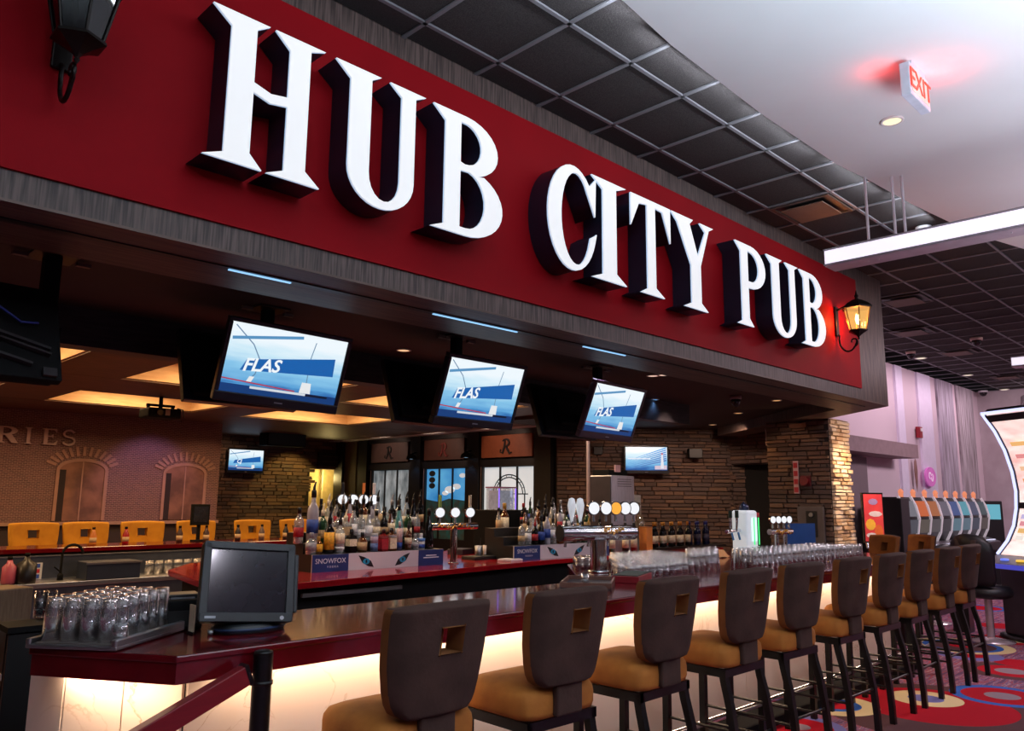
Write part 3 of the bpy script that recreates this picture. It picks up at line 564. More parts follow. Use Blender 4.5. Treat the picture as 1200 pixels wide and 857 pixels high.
# ------------------------------------------------------------------ screens
TVF = mat('tv_frame', (16, 18, 26), .35); TVF2 = mat('tv_frame_plum', (58, 40, 56), .35); TVB = mat('tv_back', (7, 7, 8), .7, spec=.2)
def skymat():
    m = bpy.data.materials.new('broadcast_picture'); m.use_nodes = True; n, l = nodes_of(m); b = n['Principled BSDF']; b.inputs['Roughness'].default_value = .25; b.inputs['Base Color'].default_value = (.02, .02, .02, 1)
    tc = n.new('ShaderNodeTexCoord'); sp = n.new('ShaderNodeSeparateXYZ'); l.new(tc.outputs['Generated'], sp.inputs[0])
    mp = n.new('ShaderNodeMapping'); mp.inputs['Scale'].default_value = (1.2, 1, 5); mp.inputs['Rotation'].default_value = (0, R(8), 0); l.new(tc.outputs['Generated'], mp.inputs[0])
    nz = n.new('ShaderNodeTexNoise'); nz.inputs['Scale'].default_value = 2.2; nz.inputs['Detail'].default_value = 5; l.new(mp.outputs[0], nz.inputs['Vector'])
    ad = n.new('ShaderNodeMath'); ad.operation = 'MULTIPLY_ADD'; ad.inputs[1].default_value = .34; l.new(nz.outputs['Fac'], ad.inputs[0]); l.new(sp.outputs[2], ad.inputs[2])
    rp = n.new('ShaderNodeValToRGB'); E = rp.color_ramp.elements; E[0].position = .12; E[0].color = (*lin((14, 62, 128)), 1); E[1].position = 1.15 if False else 1.0; E[1].color = (*lin((238, 248, 254)), 1)
    for p_, c_ in ((.24, (30, 96, 168)), (.34, (88, 160, 214)), (.55, (136, 198, 234)), (.78, (204, 234, 248))):
        e = E.new(p_); e.color = (*lin(c_), 1)
    l.new(ad.outputs[0], rp.inputs[0]); l.new(rp.outputs[0], b.inputs['Emission Color']); b.inputs['Emission Strength'].default_value = 1.0; return m
PIC = skymat()
def television(loc, yaw, pitch, sw, label, frame=TVF, word='FLAS', size=None, pole=None, back=None, plain=False, roll=0):
    """a flat screen; its centre at loc, facing -y before the turn; pitch tips the face down"""
    t = thing('television', label, 'television', loc); t.rotation_euler = (pitch, roll, yaw)
    sh = sw*.5625; bz = .028
    fr = MB(); fr.box((0, .02, sh/2+bz/2), (sw+2*bz, .05, bz)).box((0, .02, -sh/2-.03), (sw+2*bz, .05, .06)).box((-sw/2-bz/2, .02, 0), (bz, .05, sh)).box((sw/2+bz/2, .02, 0), (bz, .05, sh)); obj('bezel', fr, frame, t, bevel=.005)
    obj('rear_housing', MB().box((0, .06, -.015), (sw*.96, .05, sh*.98)).box((0, .10, -.03), (sw*.5, .05, sh*.6)), TVB, t, bevel=.01)
    s = obj('screen', MB().box((0, .01, 0), (sw, .01, sh)), PIC, t)
    def q(nm, pts, col, es=1., d=.0045, wd=None):
        b = MB(); b.ribbon([(p[0]*sw, p[1]*sh) for p in pts], wd*sh, 0, .001) if wd else b.prism([(p[0]*sw, p[1]*sh) for p in pts], 0, .001)
        obj(nm, b, emitm('screen_%02x%02x%02x' % col, col, es), s, (0, d, 0), (R(90), 0, 0))
    if plain:
        for a in range(7): q('light_ray', [(-.5, -.48+a*.06), (.48, -.1+a*.09), (.48, -.04+a*.09)], (70, 110+10*a, 190+8*a), .9, .0045-.0001*a)
        q('caption_bar', [(-.44, .0), (.10, .0)], (235, 240, 255), .9, .003, .05); q('tower', [(.34, -.42), (.42, -.42), (.40, .18), (.36, .18)], (235, 235, 245), .9, .003); q('tower_top', [(.35, .18), (.41, .18), (.38, .26)], (225, 70, 70), .9, .003); q('ground', [(.2, -.46), (.49, -.46), (.49, -.28), (.2, -.30)], (220, 200, 215), .9, .0032)
    else:
        q('banner', [(-.37, -.17), (.43, -.07), (.42, .205), (-.33, -.005)], (28, 104, 184), .85)
        q('beam', [(-.48, .27), (.10, .44)], (98, 162, 212), .8, .0047, .045)
        q('rig_line', [(-.47, .46), (-.30, .22), (-.22, .0), (-.24, -.2), (-.30, -.34)], (110, 150, 190), .7, .0048, .015); q('rig_line', [(.22, .40), (.20, .15), (.21, -.30)], (120, 160, 196), .7, .0048, .013)
        q('launch_pad', [(.16, -.38), (.26, -.38), (.25, -.22), (.17, -.22)], (236, 238, 240), .95, .004); q('launch_pad', [(-.30, -.32), (-.26, -.32), (-.24, -.24), (-.28, -.24)], (236, 238, 240), .9, .004)
        q('red_line', [(-.5, -.31), (.12, -.37)], (196, 60, 84), .8, .0042, .018)
        q('ticker', [(-.5, -.5), (.5, -.5), (.5, -.38), (-.5, -.38)], (20, 66, 130), .8, .0044); q('ticker_text', [(-.26, -.40), (.22, -.40)], (224, 232, 240), .85, .0034, .035); q('ticker_text', [(.22, -.405), (.42, -.405)], (16, 24, 48), .6, .0036, .03)
        if word: link('caption', text_mesh('caption', word, sh*.26, emitm('caption_white', (240, 246, 250), 1.), .0008, .28, bold=.006*sh), s, (-.205*sw, .003, -.07*sh), (R(90), R(-5), 0))
    link('badge', text_mesh('badge', '-----', .03, mat('badge_silver', (150, 154, 160), .4), .0005), t, (0, -.006, -sh/2-.032), (R(90), 0, 0)) if False else obj('badge', MB().box((0, -.006, -sh/2-.032), (sw*.07, .002, .007)), mat('badge_silver', (160, 164, 170), .4), t)
    return t
k = .77/.70
TVS = [((2.252, 4.121, 2.406), -5.5, 18.1, 'lit ceiling-hung screen, biggest in view, nearest the camera', TVF, (315, 350), 2.4), ((3.604, 3.91, 2.37), 2.2, 19.7, 'lit ceiling-hung screen in the middle of three over the bar', TVF, (535, 393), -.3), ((5.154, 3.988, 2.376), 4.1, 21.4, 'lit ceiling-hung screen with a plum frame over the tall chrome taps', TVF2, (700, 428), .4)]
pole_lb = ['black ceiling post carrying the biggest lit screen', 'black ceiling post carrying the middle lit screen', 'black ceiling post carrying the plum-framed screen']
back_lb = ['dark back of a screen facing away, left of the biggest lit screen', 'dark back of a screen facing away, left of the middle lit screen', 'dark back of a screen facing away, left of the plum-framed screen']
def post(x, y, zt, zb, label, w=.07, ya=.182, yo=.01):
    t = thing('screen_mount', label, 'mount', (x, y, zt))
    obj('flange', MB().box((0, 0, -.006), (.22, .22, .012)), BLKMETAL, t, bevel=.003); obj('pole', MB().box((0, 0, (zb-zt)/2), (w, w, zt-zb)), MATTE, t, bevel=.006)
    obj('cross_arm', MB().box((0, yo, zb-zt+.03), (.12, 2*ya, .06)), MATTE, t)
    for sx_ in (-.15, .15): obj('clamp', MB().box((sx_, 0, -.02), (.07, .03, .02)), mat('clamp_grey', (110, 96, 92), .4, .4), t)
for (l0, yw, pt, lb, fm, pp, rl), pl, bl in zip(TVS, pole_lb, back_lb):
    d = Vector((l0[0], l0[1], l0[2]-CAMH))*k; c = Vector((d.x, d.y, d.z+CAMH))
    television(tuple(c), R(yw), R(pt), .77, lb, fm, roll=R(rl))
    pq = at(*pp, z=2.90); py = c.y+.30
    post(pq.x*py/pq.y, py, 2.90, c.z-.06, pl)
    b = thing('television', bl, 'television', (c.x-.02, py+.32, c.z+.02), 0, 'dark screens facing the far side of the bar'); b.rotation_euler = (R(18), 0, pi+R(3))
    sw, sh = .77, .77*.5625
    obj('bezel', MB().box((0, 0, 0), (sw+.06, .05, sh+.08)), TVF, b, bevel=.006); obj('rear_housing', MB().box((0, .045, -.01), (sw*.96, .06, sh)).box((0, .09, -.03), (sw*.5, .05, sh*.6)), TVB, b, bevel=.01); obj('screen', MB().box((0, -.027, 0), (sw, .004, sh)), mat('screen_dark', (12, 12, 14), .2), b)
# dark screen at the far left, seen from behind
pq = at(62, 300, z=2.90); post(pq.x, pq.y, 2.90, 2.45, 'black ceiling post at the far left with bronze clamps', .08, .06, 0)
b = thing('television', 'bulky dark screen seen from behind at the left edge, with cables', 'television', (at(70, 452, y=4.12).x-.40, 4.22, 2.40)); b.rotation_euler = (R(-22), 0, R(4))
obj('bezel', MB().box((0, -.02, 0), (.80, .05, .50)), MATTE, b, bevel=.006); obj('rear_housing', MB().box((0, .03, 0), (.77, .07, .46)).box((.05, .08, -.05), (.5, .06, .3)), TVB, b, bevel=.012)
BG = mat('bracket_grey', (70, 66, 68), .3, .5); RTX = Matrix.Rotation(R(-24), 3, 'Y')
for c_, d_ in (((.20, -.065, -.06), (.30, .03, .014)), ((.24, -.065, -.10), (.22, .03, .010)), ((.12, -.065, -.15), (.30, .03, .012)), ((.02, -.065, .02), (.012, .03, .34))): obj('bracket_rail', MB().box(c_, d_, rot=Matrix.Rotation(R(16), 3, 'Y')), BG, b)
obj('corner_clip', MB().box((.34, -.055, -.22), (.06, .03, .04)), BG, b)
obj('cable', MB().tube([(-.1, -.06, .20), (.08, -.09, .12), (.22, -.08, .02), (.30, -.06, .04)], .006, 6), mat('blue_cable', (20, 40, 120), .4), b); obj('cable', MB().tube([(-.05, -.06, .1), (.02, -.1, -.05), (.1, -.09, -.2)], .007, 6), BLACK, b)
# wall screens
sc = .74/.7; d = Vector((11.397, 8.164, 2.357-CAMH))*1.012
television((d.x-.06, d.y-.06, d.z+CAMH), R(-48), 0, .72, 'wall screen with blue rays and a white lighthouse on the stone wall', TVF, plain=True)
d = Vector((7.217, 14.637, 2.338-CAMH))*(16.38/14.637)
television((d.x, 16.28, d.z+CAMH), R(-1), R(1), .78, 'small lit screen on the stone wall beside the brick mural', TVF, word='CJ')
# projector, speakers
p = at(188, 480, z=2.78); t = thing('projector', 'black projector hung under the coffered ceiling before the mural', 'projector', (p.x, p.y, 2.78))
obj('body', MB().box((0, 0, -.06), (.42, .36, .13)), MATTE, t, bevel=.02); obj('lens', MB().tube([(-.08, -.18, -.06), (-.08, -.22, -.06)], .04, 14), mat('lens_glass', (40, 36, 44), .1), t); obj('ceiling_arm', MB().tube([(0, 0, .0), (0, 0, .19)], .025, 10), MATTE, t); obj('bracket', MB().box((0, 0, .05), (.36, .05, .03)).box((-.16, 0, .03), (.03, .05, .07)).box((.16, 0, .03), (.03, .05, .07)), MATTE, t)
obj('label_plate', MB().box((.03, -.182, -.05), (.06, .004, .08)), mat('pale_label', (150, 130, 120), .6), t); obj('cable', MB().tube([(.18, -.1, .02), (.24, -.15, .0), (.25, -.17, -.1), (.22, -.15, -.16)], .008, 6), BLACK, t)
t = thing('loudspeaker', 'large black loudspeaker hung near the ceiling left of the doorway', 'speaker', (8.38, 15.3, 2.83)); obj('cabinet', MB().box((0, 0, 0), (.90, .36, .28)), MATTE, t, bevel=.02); obj('grille', MB().box((0, -.185, 0), (.84, .012, .23)), BLACK, t); obj('hanger', MB().box((0, 0, .16), (.06, .06, .10)), MATTE, t)
def wall_speaker(px, py, wd, ht, x, label, rz=-.8):
    p = at(px, py, x=x); t = thing('wall_speaker', label, 'speaker', p, rz); obj('cabinet', MB().box((0, -.09, 0), (wd, .16, ht)), MATTE, t, bevel=.015); obj('grille', MB().box((0, -.175, 0), (wd*.9, .01, ht*.88)), BLACK, t)
wall_speaker(700, 529, .16, .14, 11.08, 'small black speaker left of the lighthouse screen'); wall_speaker(813, 532, .24, .17, 12.15, 'small black speaker right of the lighthouse screen')
# ------------------------------------------------------------------ the bar
BT = 1.07
bar = thing('bar_counter', 'long red-topped bar with warm lit marble panels and an angled left end', 'bar counter', (0, 0, 0))
btop = [(1.29, 3.05), (9.05, 3.05), (9.7, 3.8), (9.7, 4.9), (5.6, 4.9), (5.05, 4.35), (4.55, 3.85), (1.78, 3.85), (1.54, 3.98), (0.94, 3.6)]
obj('counter_top', MB().prism(btop, BT-.028, BT), REDTOP, bar, bevel=.006)
obj('counter_apron', MB().prism([(1.295, 3.058), (9.047, 3.058), (9.69, 3.8), (9.69, 4.89), (5.61, 4.89), (5.06, 4.34), (4.56, 3.84), (1.775, 3.84), (1.545, 3.965), (0.953, 3.595)], BT-.105, BT-.028), REDTOP, bar)
body = [(1.44, 3.30), (8.95, 3.30), (9.45, 3.88), (9.45, 4.8), (5.66, 4.8), (5.12, 4.28), (4.6, 3.75), (1.76, 3.75), (1.52, 3.90), (1.07, 3.88), (1.14, 3.70)]
obj('carcass', MB().prism(body, .0, BT-.105), mat('bar_carcass', (20, 17, 17), .7), bar)
def panel(a, b, nm='marble_panel'):
    a, b = Vector(a), Vector(b); d = (b-a).normalized(); q = Vector((d.y, -d.x))*.02
    obj(nm, MB().prism([tuple(a+d*.003), tuple(b-d*.003), tuple(b-d*.003+q), tuple(a+d*.003+q)], .10, BT-.106), MARBLE, bar)
px_ = 1.44
for wd in (1.05, 1.12, 1.12, 1.12, 1.12, 1.12, .86):
    panel((px_, 3.30), (px_+wd, 3.30)); px_ += wd
panel((1.28, 3.49), (1.44, 3.30)); panel((1.12, 3.68), (1.28, 3.49)); panel((1.045, 3.87), (1.12, 3.68)); panel((8.95, 3.30), (9.45, 3.88))
obj('kick_plate', MB().prism([(1.46, 3.34), (8.93, 3.34), (8.93, 3.30), (1.46, 3.30)], 0, .10), MATTE, bar)
fr = MB().tube([(1.75, 3.06, .19), (9.0, 3.06, .19)], .026, 10); obj('foot_rail', fr, CHROME, bar)
for x in [1.9+.9*i for i in range(9)]: obj('rail_bracket', MB().tube([(x, 3.06, .19), (x, 3.18, .10), (x, 3.28, .08)], .012, 8), CHROME, bar)
obj('rail_step', MB().box((5.45, 3.17, .03), (7.1, .26, .06)), MATTE, bar)
# post and brace in front of the bar
t = thing('support_post', 'black metal post standing against the bar front below the till', 'post', (1.615, 3.005, 0))
obj('pole', MB().tube([(0, 0, 0), (0, 0, 1.045)], .038, 18), BLKMETAL, t); obj('top_cap', MB().lathe([(.038, 1.045), (.036, 1.055), (.02, 1.06), (0, 1.06)], 18), BLKMETAL, t); obj('collar', MB().lathe([(.043, .93), (.043, .945)], 18), BLKMETAL, t); obj('floor_flange', MB().lathe([(.08, 0), (.08, .012), (.04, .014)], 18), BLKMETAL, t)
a = Vector((1.545, 2.985, .985)); b2 = at(160, 868, y=2.97); dv = (b2-a); b2 = a+dv*2.6
t = thing('diagonal_brace', 'red wooden brace slanting down from the black post to the left', 'brace', tuple(b2))
e = a-b2; L = e.length; m_ = MB(); rt = e.to_track_quat('X', 'Z').to_matrix(); m_.box(rt @ Vector((L/2, 0, 0)), (L, .05, .075), rot=rt)
obj('brace_bar', m_, mat('red_stained_wood', (116, 16, 26), .4, stretch=(1, 8, 8)), t, bevel=.004); 
obj('end_bracket', MB().box(rt @ Vector((L-.008, 0, 0)), (.016, .054, .079), rot=rt), BLKMETAL, t)

# ------------------------------------------------------------------ bar stools
SUEB = mat('brown_suede', (72, 52, 45), .85, rgb2=(56, 40, 35), vs_=7, bump=.15, bs=60, spec=.2)
SUEG = mat('golden_suede', (172, 108, 44), .8, rgb2=(140, 84, 34), vs_=6, bump=.12, bs=60, spec=.25)
SUER = mat('rim_suede', (124, 78, 38), .85, rgb2=(100, 60, 30), vs_=6, spec=.2)
SUEY = mat('ochre_suede', (206, 148, 44), .8, rgb2=(180, 122, 34), vs_=6, spec=.25)
def back_mesh(name, mats):
    HW = [(0, .13), (.03, .165), (.07, .19), (.14, .208), (.25, .222), (.45, .238), (.56, .243), (.79, .249), (.92, .25), (.97, .249), (1, .243)]
    ss = [-1, -.86, -.66, -.45, -.225, .225, .45, .66, .86, 1]; T = .09
    V, F, MI = [], [], []
    def pt(i, j, side):
        t, hw = HW[j]; s = ss[i]; x = s*hw
        x = max(-.055, min(.055, x)) if abs(s) < .3 else x
        thick = T*(1 if 0 < i < 9 and 0 < j < 10 else .72)
        y = -.19-.075*t + .055*(x/.25)**2 + (0 if side else -thick) + (0 if thick == T else (-.012 if side else .0))
        return (x, y, .83+t*.43 - (.012*(x/.25)**2 if j > 8 else 0))
    idx = {}
    for side in (0, 1):
        for j in range(11):
            for i in range(10): idx[i, j, side] = len(V); V.append(pt(i, j, side))
    hole = lambda i, j: i == 4 and j == 6
    for j in range(10):
        for i in range(9):
            if hole(i, j): continue
            a, b, c, d = idx[i, j, 0], idx[i+1, j, 0], idx[i+1, j+1, 0], idx[i, j+1, 0]; F.append((a, b, c, d)); MI.append(0)
            a, b, c, d = idx[i, j, 1], idx[i+1, j, 1], idx[i+1, j+1, 1], idx[i, j+1, 1]; F.append((d, c, b, a)); MI.append(1)
    for i in range(9):
        F.append((idx[i, 0, 0], idx[i, 0, 1], idx[i+1, 0, 1], idx[i+1, 0, 0])); MI.append(1); F.append((idx[i, 10, 0], idx[i+1, 10, 0], idx[i+1, 10, 1], idx[i, 10, 1])); MI.append(0)
    for j in range(10):
        F.append((idx[0, j, 0], idx[0, j+1, 0], idx[0, j+1, 1], idx[0, j, 1])); MI.append(1); F.append((idx[9, j, 0], idx[9, j, 1], idx[9, j+1, 1], idx[9, j+1, 0])); MI.append(1)
    i, j = 4, 6
    for (p, q) in (((4, 6), (5, 6)), ((5, 6), (5, 7)), ((5, 7), (4, 7)), ((4, 7), (4, 6))):
        F.append((idx[p[0], p[1], 0], idx[p[0], p[1], 1], idx[q[0], q[1], 1], idx[q[0], q[1], 0])); MI.append(1)
    me = bpy.data.meshes.new(name); me.from_pydata(V, [], F); [me.materials.append(m) for m in mats]; me.polygons.foreach_set('material_index', MI); me.polygons.foreach_set('use_smooth', [True]*len(F)); me.update(); return me
def seat_mesh(name, m):
    b = MB(); n = 28; W_, D_ = .245, .235; prof = [(.80, .0), (.97, .006), (1.0, .03), (1.0, .075), (.985, .10), (.93, .122), (.8, .135), (.55, .143), (.25, .147)]
    vs = []
    for k, z in prof:
        for i in range(n):
            a = 2*pi*i/n; c_, s_ = cos(a), sin(a); e = .32
            vs.append((W_*k*(abs(c_)**e)*(1 if c_ > 0 else -1), D_*k*(abs(s_)**e)*(1 if s_ > 0 else -1), .695+z))
    fs = [(i*n+q, i*n+(q+1) % n, (i+1)*n+(q+1) % n, (i+1)*n+q) for i in range(len(prof)-1) for q in range(n)]
    fs += [tuple(range(n))[::-1], tuple(range(len(vs)-n, len(vs)))]
    b._add(vs, fs, 0, True); return b.mesh(name, m)
def leg_mb(pts, w=.04):
    b = MB()
    for p, q in zip(pts[:-1], pts[1:]):
        p, q = Vector(p), Vector(q)
        b._add([(p.x-w/2, p.y-w/2, p.z), (p.x+w/2, p.y-w/2, p.z), (p.x+w/2, p.y+w/2, p.z), (p.x-w/2, p.y+w/2, p.z), (q.x-w/2, q.y-w/2, q.z), (q.x+w/2, q.y-w/2, q.z), (q.x+w/2, q.y+w/2, q.z), (q.x-w/2, q.y+w/2, q.z)], [(0, 3, 2, 1), (4, 5, 6, 7), (0, 1, 5, 4), (1, 2, 6, 5), (2, 3, 7, 6), (3, 0, 4, 7)])
    return b
def make_stool(label, seatm, backm, rimm, group):
    t = thing('bar_stool', label, 'stool', (0, 0, 0), 0, group)
    link('seat', seat_mesh('seat', seatm), t)
    bk = link('backrest', back_mesh('backrest', (backm, rimm)), t, bevel=.014, seg=3)
    obj('back_support', MB().box((0, -.245, .79), (.17, .035, .17)), backm, t, bevel=.01)
    obj('seat_frame', MB().box((0, .205, .672), (.46, .03, .045)).box((0, -.205, .672), (.46, .03, .045)).box((.215, 0, .672), (.03, .44, .045)).box((-.215, 0, .672), (.03, .44, .045)), BLKMETAL, t)
    for s in (-1, 1):
        obj('leg', leg_mb([(s*.205, .20, .66), (s*.205, .205, 0)]), BLKMETAL, t)
        obj('leg', leg_mb([(s*.205, -.19, .68), (s*.205, -.205, .60), (s*.208, -.235, .48), (s*.212, -.262, .30), (s*.216, -.275, .12), (s*.218, -.278, 0)]), BLKMETAL, t)
        obj('side_rail', MB().tube([(s*.205, .20, .26), (s*.213, -.262, .26)], .009, 8), BLKMETAL, t); obj('side_rail', MB().tube([(s*.205, .20, .36), (s*.211, -.25, .36)], .009, 8), BLKMETAL, t)
    obj('foot_rail', MB().tube([(-.205, .20, .24), (.205, .20, .24)], .011, 8), STEEL, t); obj('rear_rail', MB().tube([(-.212, -.262, .30), (.212, -.262, .30)], .009, 8), BLKMETAL, t)
    return t
SX = [2.06, 2.83, 3.63, 4.46, 5.20, 6.02, 6.75, 7.43, 8.16, 8.80]
LB = ['brown suede bar stool with square back hole, nearest the camera and beside the black post', 'second brown bar stool from the black post, before the chrome tap column', 'third brown bar stool from the black post, golden seat', 'fourth brown bar stool from the black post, below the glasses',
      'fifth brown bar stool from the black post, mid row', 'sixth brown bar stool from the black post', 'seventh brown bar stool from the black post', 'third from last brown bar stool in the front row', 'last but one brown bar stool before the curved slot machine', 'last brown bar stool of the front row, nearly hidden by its neighbour']
st0 = None
for i, x in enumerate(SX):
    pos = (x+.02, 2.735, 0); rz = R([0, -1, 1, 0, -2, -1, 0, 1, 0, 1][i])
    if st0 is None: st0 = make_stool(LB[0], SUEG, SUEB, SUER, 'bar stools along the front of the bar'); st0.location = pos; st0.rotation_euler = (0, 0, rz)
    else: dup(st0, pos, rz, LB[i])
dup(st0, (10.08, 3.95, 0), R(58), 'brown bar stool at the angled end of the bar, left of two', 'bar stools at the angled bar end'); dup(st0, (10.68, 3.74, 0), R(50), 'brown bar stool at the angled end of the bar, nearer the slot machines', 'bar stools at the angled bar end')
YL = ['ochre bar stool facing us across the back counter, farthest left', 'ochre bar stool second along the back counter, behind a bottle', 'ochre bar stool third along the back counter', 'ochre bar stool on the far side below the small dark monitor', 'ochre bar stool on the far side behind the till screen', 'ochre bar stool on the far side mostly hidden by bottles']
y0 = None
for i, (a_, b_) in enumerate(((15, 80), (81, 140), (146, 204), (217, 264), (283, 328), (336, 380))):
    x = (at(a_, 616, y=11.05).x+at(b_, 616, y=11.05).x)/2
    if y0 is None: y0 = make_stool(YL[0], SUEY, SUEY, SUEY, 'ochre stools across the back counter'); y0.location = (x, 11.1, .02); y0.rotation_euler = (0, 0, pi); y0.scale = (1.12, 1, 1.02)
    else: q = dup(y0, (x, 11.1, .02), pi+R([0, 3, -4, 2, -3, 0][i]), YL[i])

# ------------------------------------------------------------------ till, printer, glass tray, left corner clutter
PLB = mat('till_plastic', (20, 24, 27), .42); SCRD = mat('till_screen', (34, 34, 40), .12, coat=.3)
t = thing('till_terminal', 'black touch screen till on the bar corner', 'till', (1.76, 3.42, BT), 0)
h = bpy.data.objects.new('screen_head', None); C.objects.link(h); h.parent = t; h.location = (-.04, -.05, .215); h.rotation_euler = (R(-15), R(4), R(-13)); 
TW, TH = .405, .345
obj('head_shell', MB().box((0, .03, 0), (TW, .05, TH)), PLB, h, bevel=.015); obj('bezel', MB().box((0, .0, TH/2-.018), (TW-.01, .02, .034)).box((0, 0, -TH/2+.02), (TW-.01, .026, .04)).box((-TW/2+.018, 0, 0), (.034, .02, TH-.01)).box((TW/2-.018, 0, 0), (.034, .02, TH-.01)), PLB, h, bevel=.004)
obj('screen', MB().box((0, .004, .0), (TW-.06, .006, TH-.07)), SCRD, h); obj('maker_badge', MB().box((-.155, -.014, -TH/2+.02), (.045, .002, .010)), mat('badge_silver', ()), h); obj('power_button', MB().tube([(.150, -.012, -TH/2+.018), (.150, -.016, -TH/2+.018)], .009, 12), STEEL, h); obj('card_reader', MB().box((TW/2+.012, .02, .0), (.02, .03, TH*.75)), PLB, h, bevel=.006)
obj('neck', MB().box((0, .02, .06), (.12, .08, .12)), PLB, t, bevel=.01); obj('foot', MB().lathe([(.16, 0), (.165, .015), (.15, .04), (.10, .05)], 24, sx=1, sy=.72), PLB, t); obj('foot_ring', MB().lathe([(.166, .012), (.168, .018), (.166, .024)], 24, sx=1, sy=.72), mat('blue_plastic', (24, 44, 76), .4), t)
t = thing('receipt_printer', 'black receipt printer beside the till', 'printer', (1.56, 3.69, BT), R(-14))
obj('body', MB().box((0, 0, .065), (.165, .20, .13)), MATTE, t, bevel=.01); obj('lid', MB().box((0, .03, .137), (.155, .13, .022)), BLACK, t, bevel=.006); obj('paper_slot', MB().box((.0, -.05, .134), (.10, .012, .006)), mat('slot_grey', (120, 120, 124), .4), t); obj('front_cover', MB().box((0, -.101, .05), (.15, .004, .07)), BLACK, t)
t = thing('card_stand', 'small upright cream card between printer and till', 'card', (1.535, 3.50, BT)); obj('card', MB().box((0, 0, .06), (.006, .05, .12), rot=None), mat('cream_card', (214, 190, 160), .7), t); obj('card_foot', MB().box((0, 0, .004), (.02, .05, .008)), MATTE, t)
t = thing('shot_cup', 'tiny silver cup standing in front of the till', 'cup', (1.575, 3.40, BT)); obj('cup', MB().lathe([(.010, 0), (.013, .022), (.011, .022), (.009, .003)], 12), STEEL, t); obj('usb_stick', MB().box((.0, .02, .045), (.012, .008, .03)), WHITE, t) if False else None
# drip tray with pint glasses
A, B_, D_ = Vector((1.15, 3.27, 0)), Vector((1.54, 3.58, 0)), Vector((0.99, 3.66, 0)); ub = (B_-A); ud = (D_-A); ang = atan2(ub.y, ub.x)
Bl, Dl = ub.length, ud.length
ud = Vector((-ub.y, ub.x, 0)).normalized()
t = thing('drip_tray', 'steel glass-drying tray on the left end of the bar', 'tray', (A.x, A.y, BT), ang)
Dl = .375
obj('tray_base', MB().box((Bl/2, Dl/2, .012), (Bl, Dl, .016)), STEEL, t, bevel=.004); obj('raised_edge', MB().box((Bl/2, .012, .03), (Bl, .024, .03)), STEEL, t, bevel=.006); obj('raised_edge', MB().box((Bl/2, Dl-.01, .028), (Bl, .02, .026)), STEEL, t, bevel=.005)
obj('mat', MB().box((Bl/2, Dl/2, .022), (Bl-.03, Dl-.06, .006)), mat('grey_mat', (110, 100, 96), .5, .4), t)
def glass_mesh(name, h, r0, r1, n=14, th=.003, base=.012):
    return MB().lathe([(0, 0), (r0*.9, 0), (r0, .004), (r0+(r1-r0)*.3, h*.3), (r1, h), (r1-th, h), (r0-th+(r1-r0)*.3, h*.3), (r0-th, base), (0, base)], n).mesh(name, GLASS)
TPINT = glass_mesh('glass_wall', .165, .029, .0365); PINT = glass_mesh('glass_wall', .165, .031, .042); ROCK = glass_mesh('glass_wall', .092, .036, .042); HIGH = glass_mesh('glass_wall', .145, .032, .037)
def put_glass(me, loc, h, label, group, down=True, nm='pint_glass'):
    o = link(nm, me, None, (loc[0], loc[1], loc[2]+(h if down else 0)), ((pi, 0, random.uniform(0, 6)) if down else (0, 0, 0))); return tag(o, label, 'glass', group)
k = 0; vn = ub.normalized()
for i in range(6):
    for j in range(4):
        q = A+vn*(.07+.074*i)+ud*(.085+.078*j); put_glass(TPINT, (q.x, q.y, BT+.025), .165, f'upside-down pint glass on the drying tray, {ordn(i)} from front, {ordn(j)} row from till', 'pint glasses on the drying tray')
q = A+vn*(.07)+ud*.035; put_glass(ROCK, (q.x, q.y, BT+.025), .07, 'low glass with a reddish base alone at the front edge of the tray', None, nm='low_glass').scale = (.8, .8, .75)
# small station left of the bar end
t = thing('side_station', 'low dark red station with a steel top left of the bar end', 'counter', (0, 0, 0))
st = [(0.93, 3.70), (1.03, 4.5), (0.75, 5.6), (0.55, 5.6), (0.62, 3.9)]
obj('red_front', MB().prism([(.60, 3.92), (.92, 3.92), (.95, 4.5), (.70, 5.6), (.5, 5.6)], .66, .90), REDTOP, t); obj('base_cabinet', MB().prism([(.62, 3.95), (.90, 3.95), (.93, 4.5), (.68, 5.58), (.52, 5.58)], 0, .66), MATTE, t)
obj('steel_top', MB().prism([(.58, 3.90), (.93, 3.90), (.96, 4.5), (.71, 5.62), (.49, 5.62)], .90, .925), STEEL, t)
BRST = mat('steel_warm_reflection', (150, 128, 104), .4, .7, stretch=(10, 1, 1), var=.15)  # stainless steel whose warm reflections are put into the tan tint
t = thing('speed_station', 'two-tier brushed steel ice well behind the left bar end', 'sink', (1.25, 5.75, 0), R(20))
obj('lower_tier', MB().box((0, 0, .42), (.62, .5, .84)), BRST, t, bevel=.01); obj('upper_tier', MB().box((0, .16, .95), (.62, .26, .24)), BRST, t, bevel=.01); obj('front_lip', MB().box((0, -.27, .83), (.64, .04, .03)), STEEL, t, bevel=.006)
t = thing('bar_towel', 'crumpled white towel on the steel ice well at the left edge', 'towel', (1.12, 5.72, .845))
b = MB(); rnd = random.Random(3); n = 9
vs = [((i/n-.5)*.3, (j/n-.5)*.22, max(0., .09*(1-((i/n-.5)*2)**4)*(1-((j/n-.5)*2)**4)+rnd.uniform(-.02, .02))) for j in range(n+1) for i in range(n+1)]
b._add(vs, [(j*(n+1)+i, j*(n+1)+i+1, (j+1)*(n+1)+i+1, (j+1)*(n+1)+i) for j in range(n) for i in range(n)], 0, True); obj('towel_cloth', b, mat('white_cloth', (214, 196, 180), .9), t, subsurf=1)
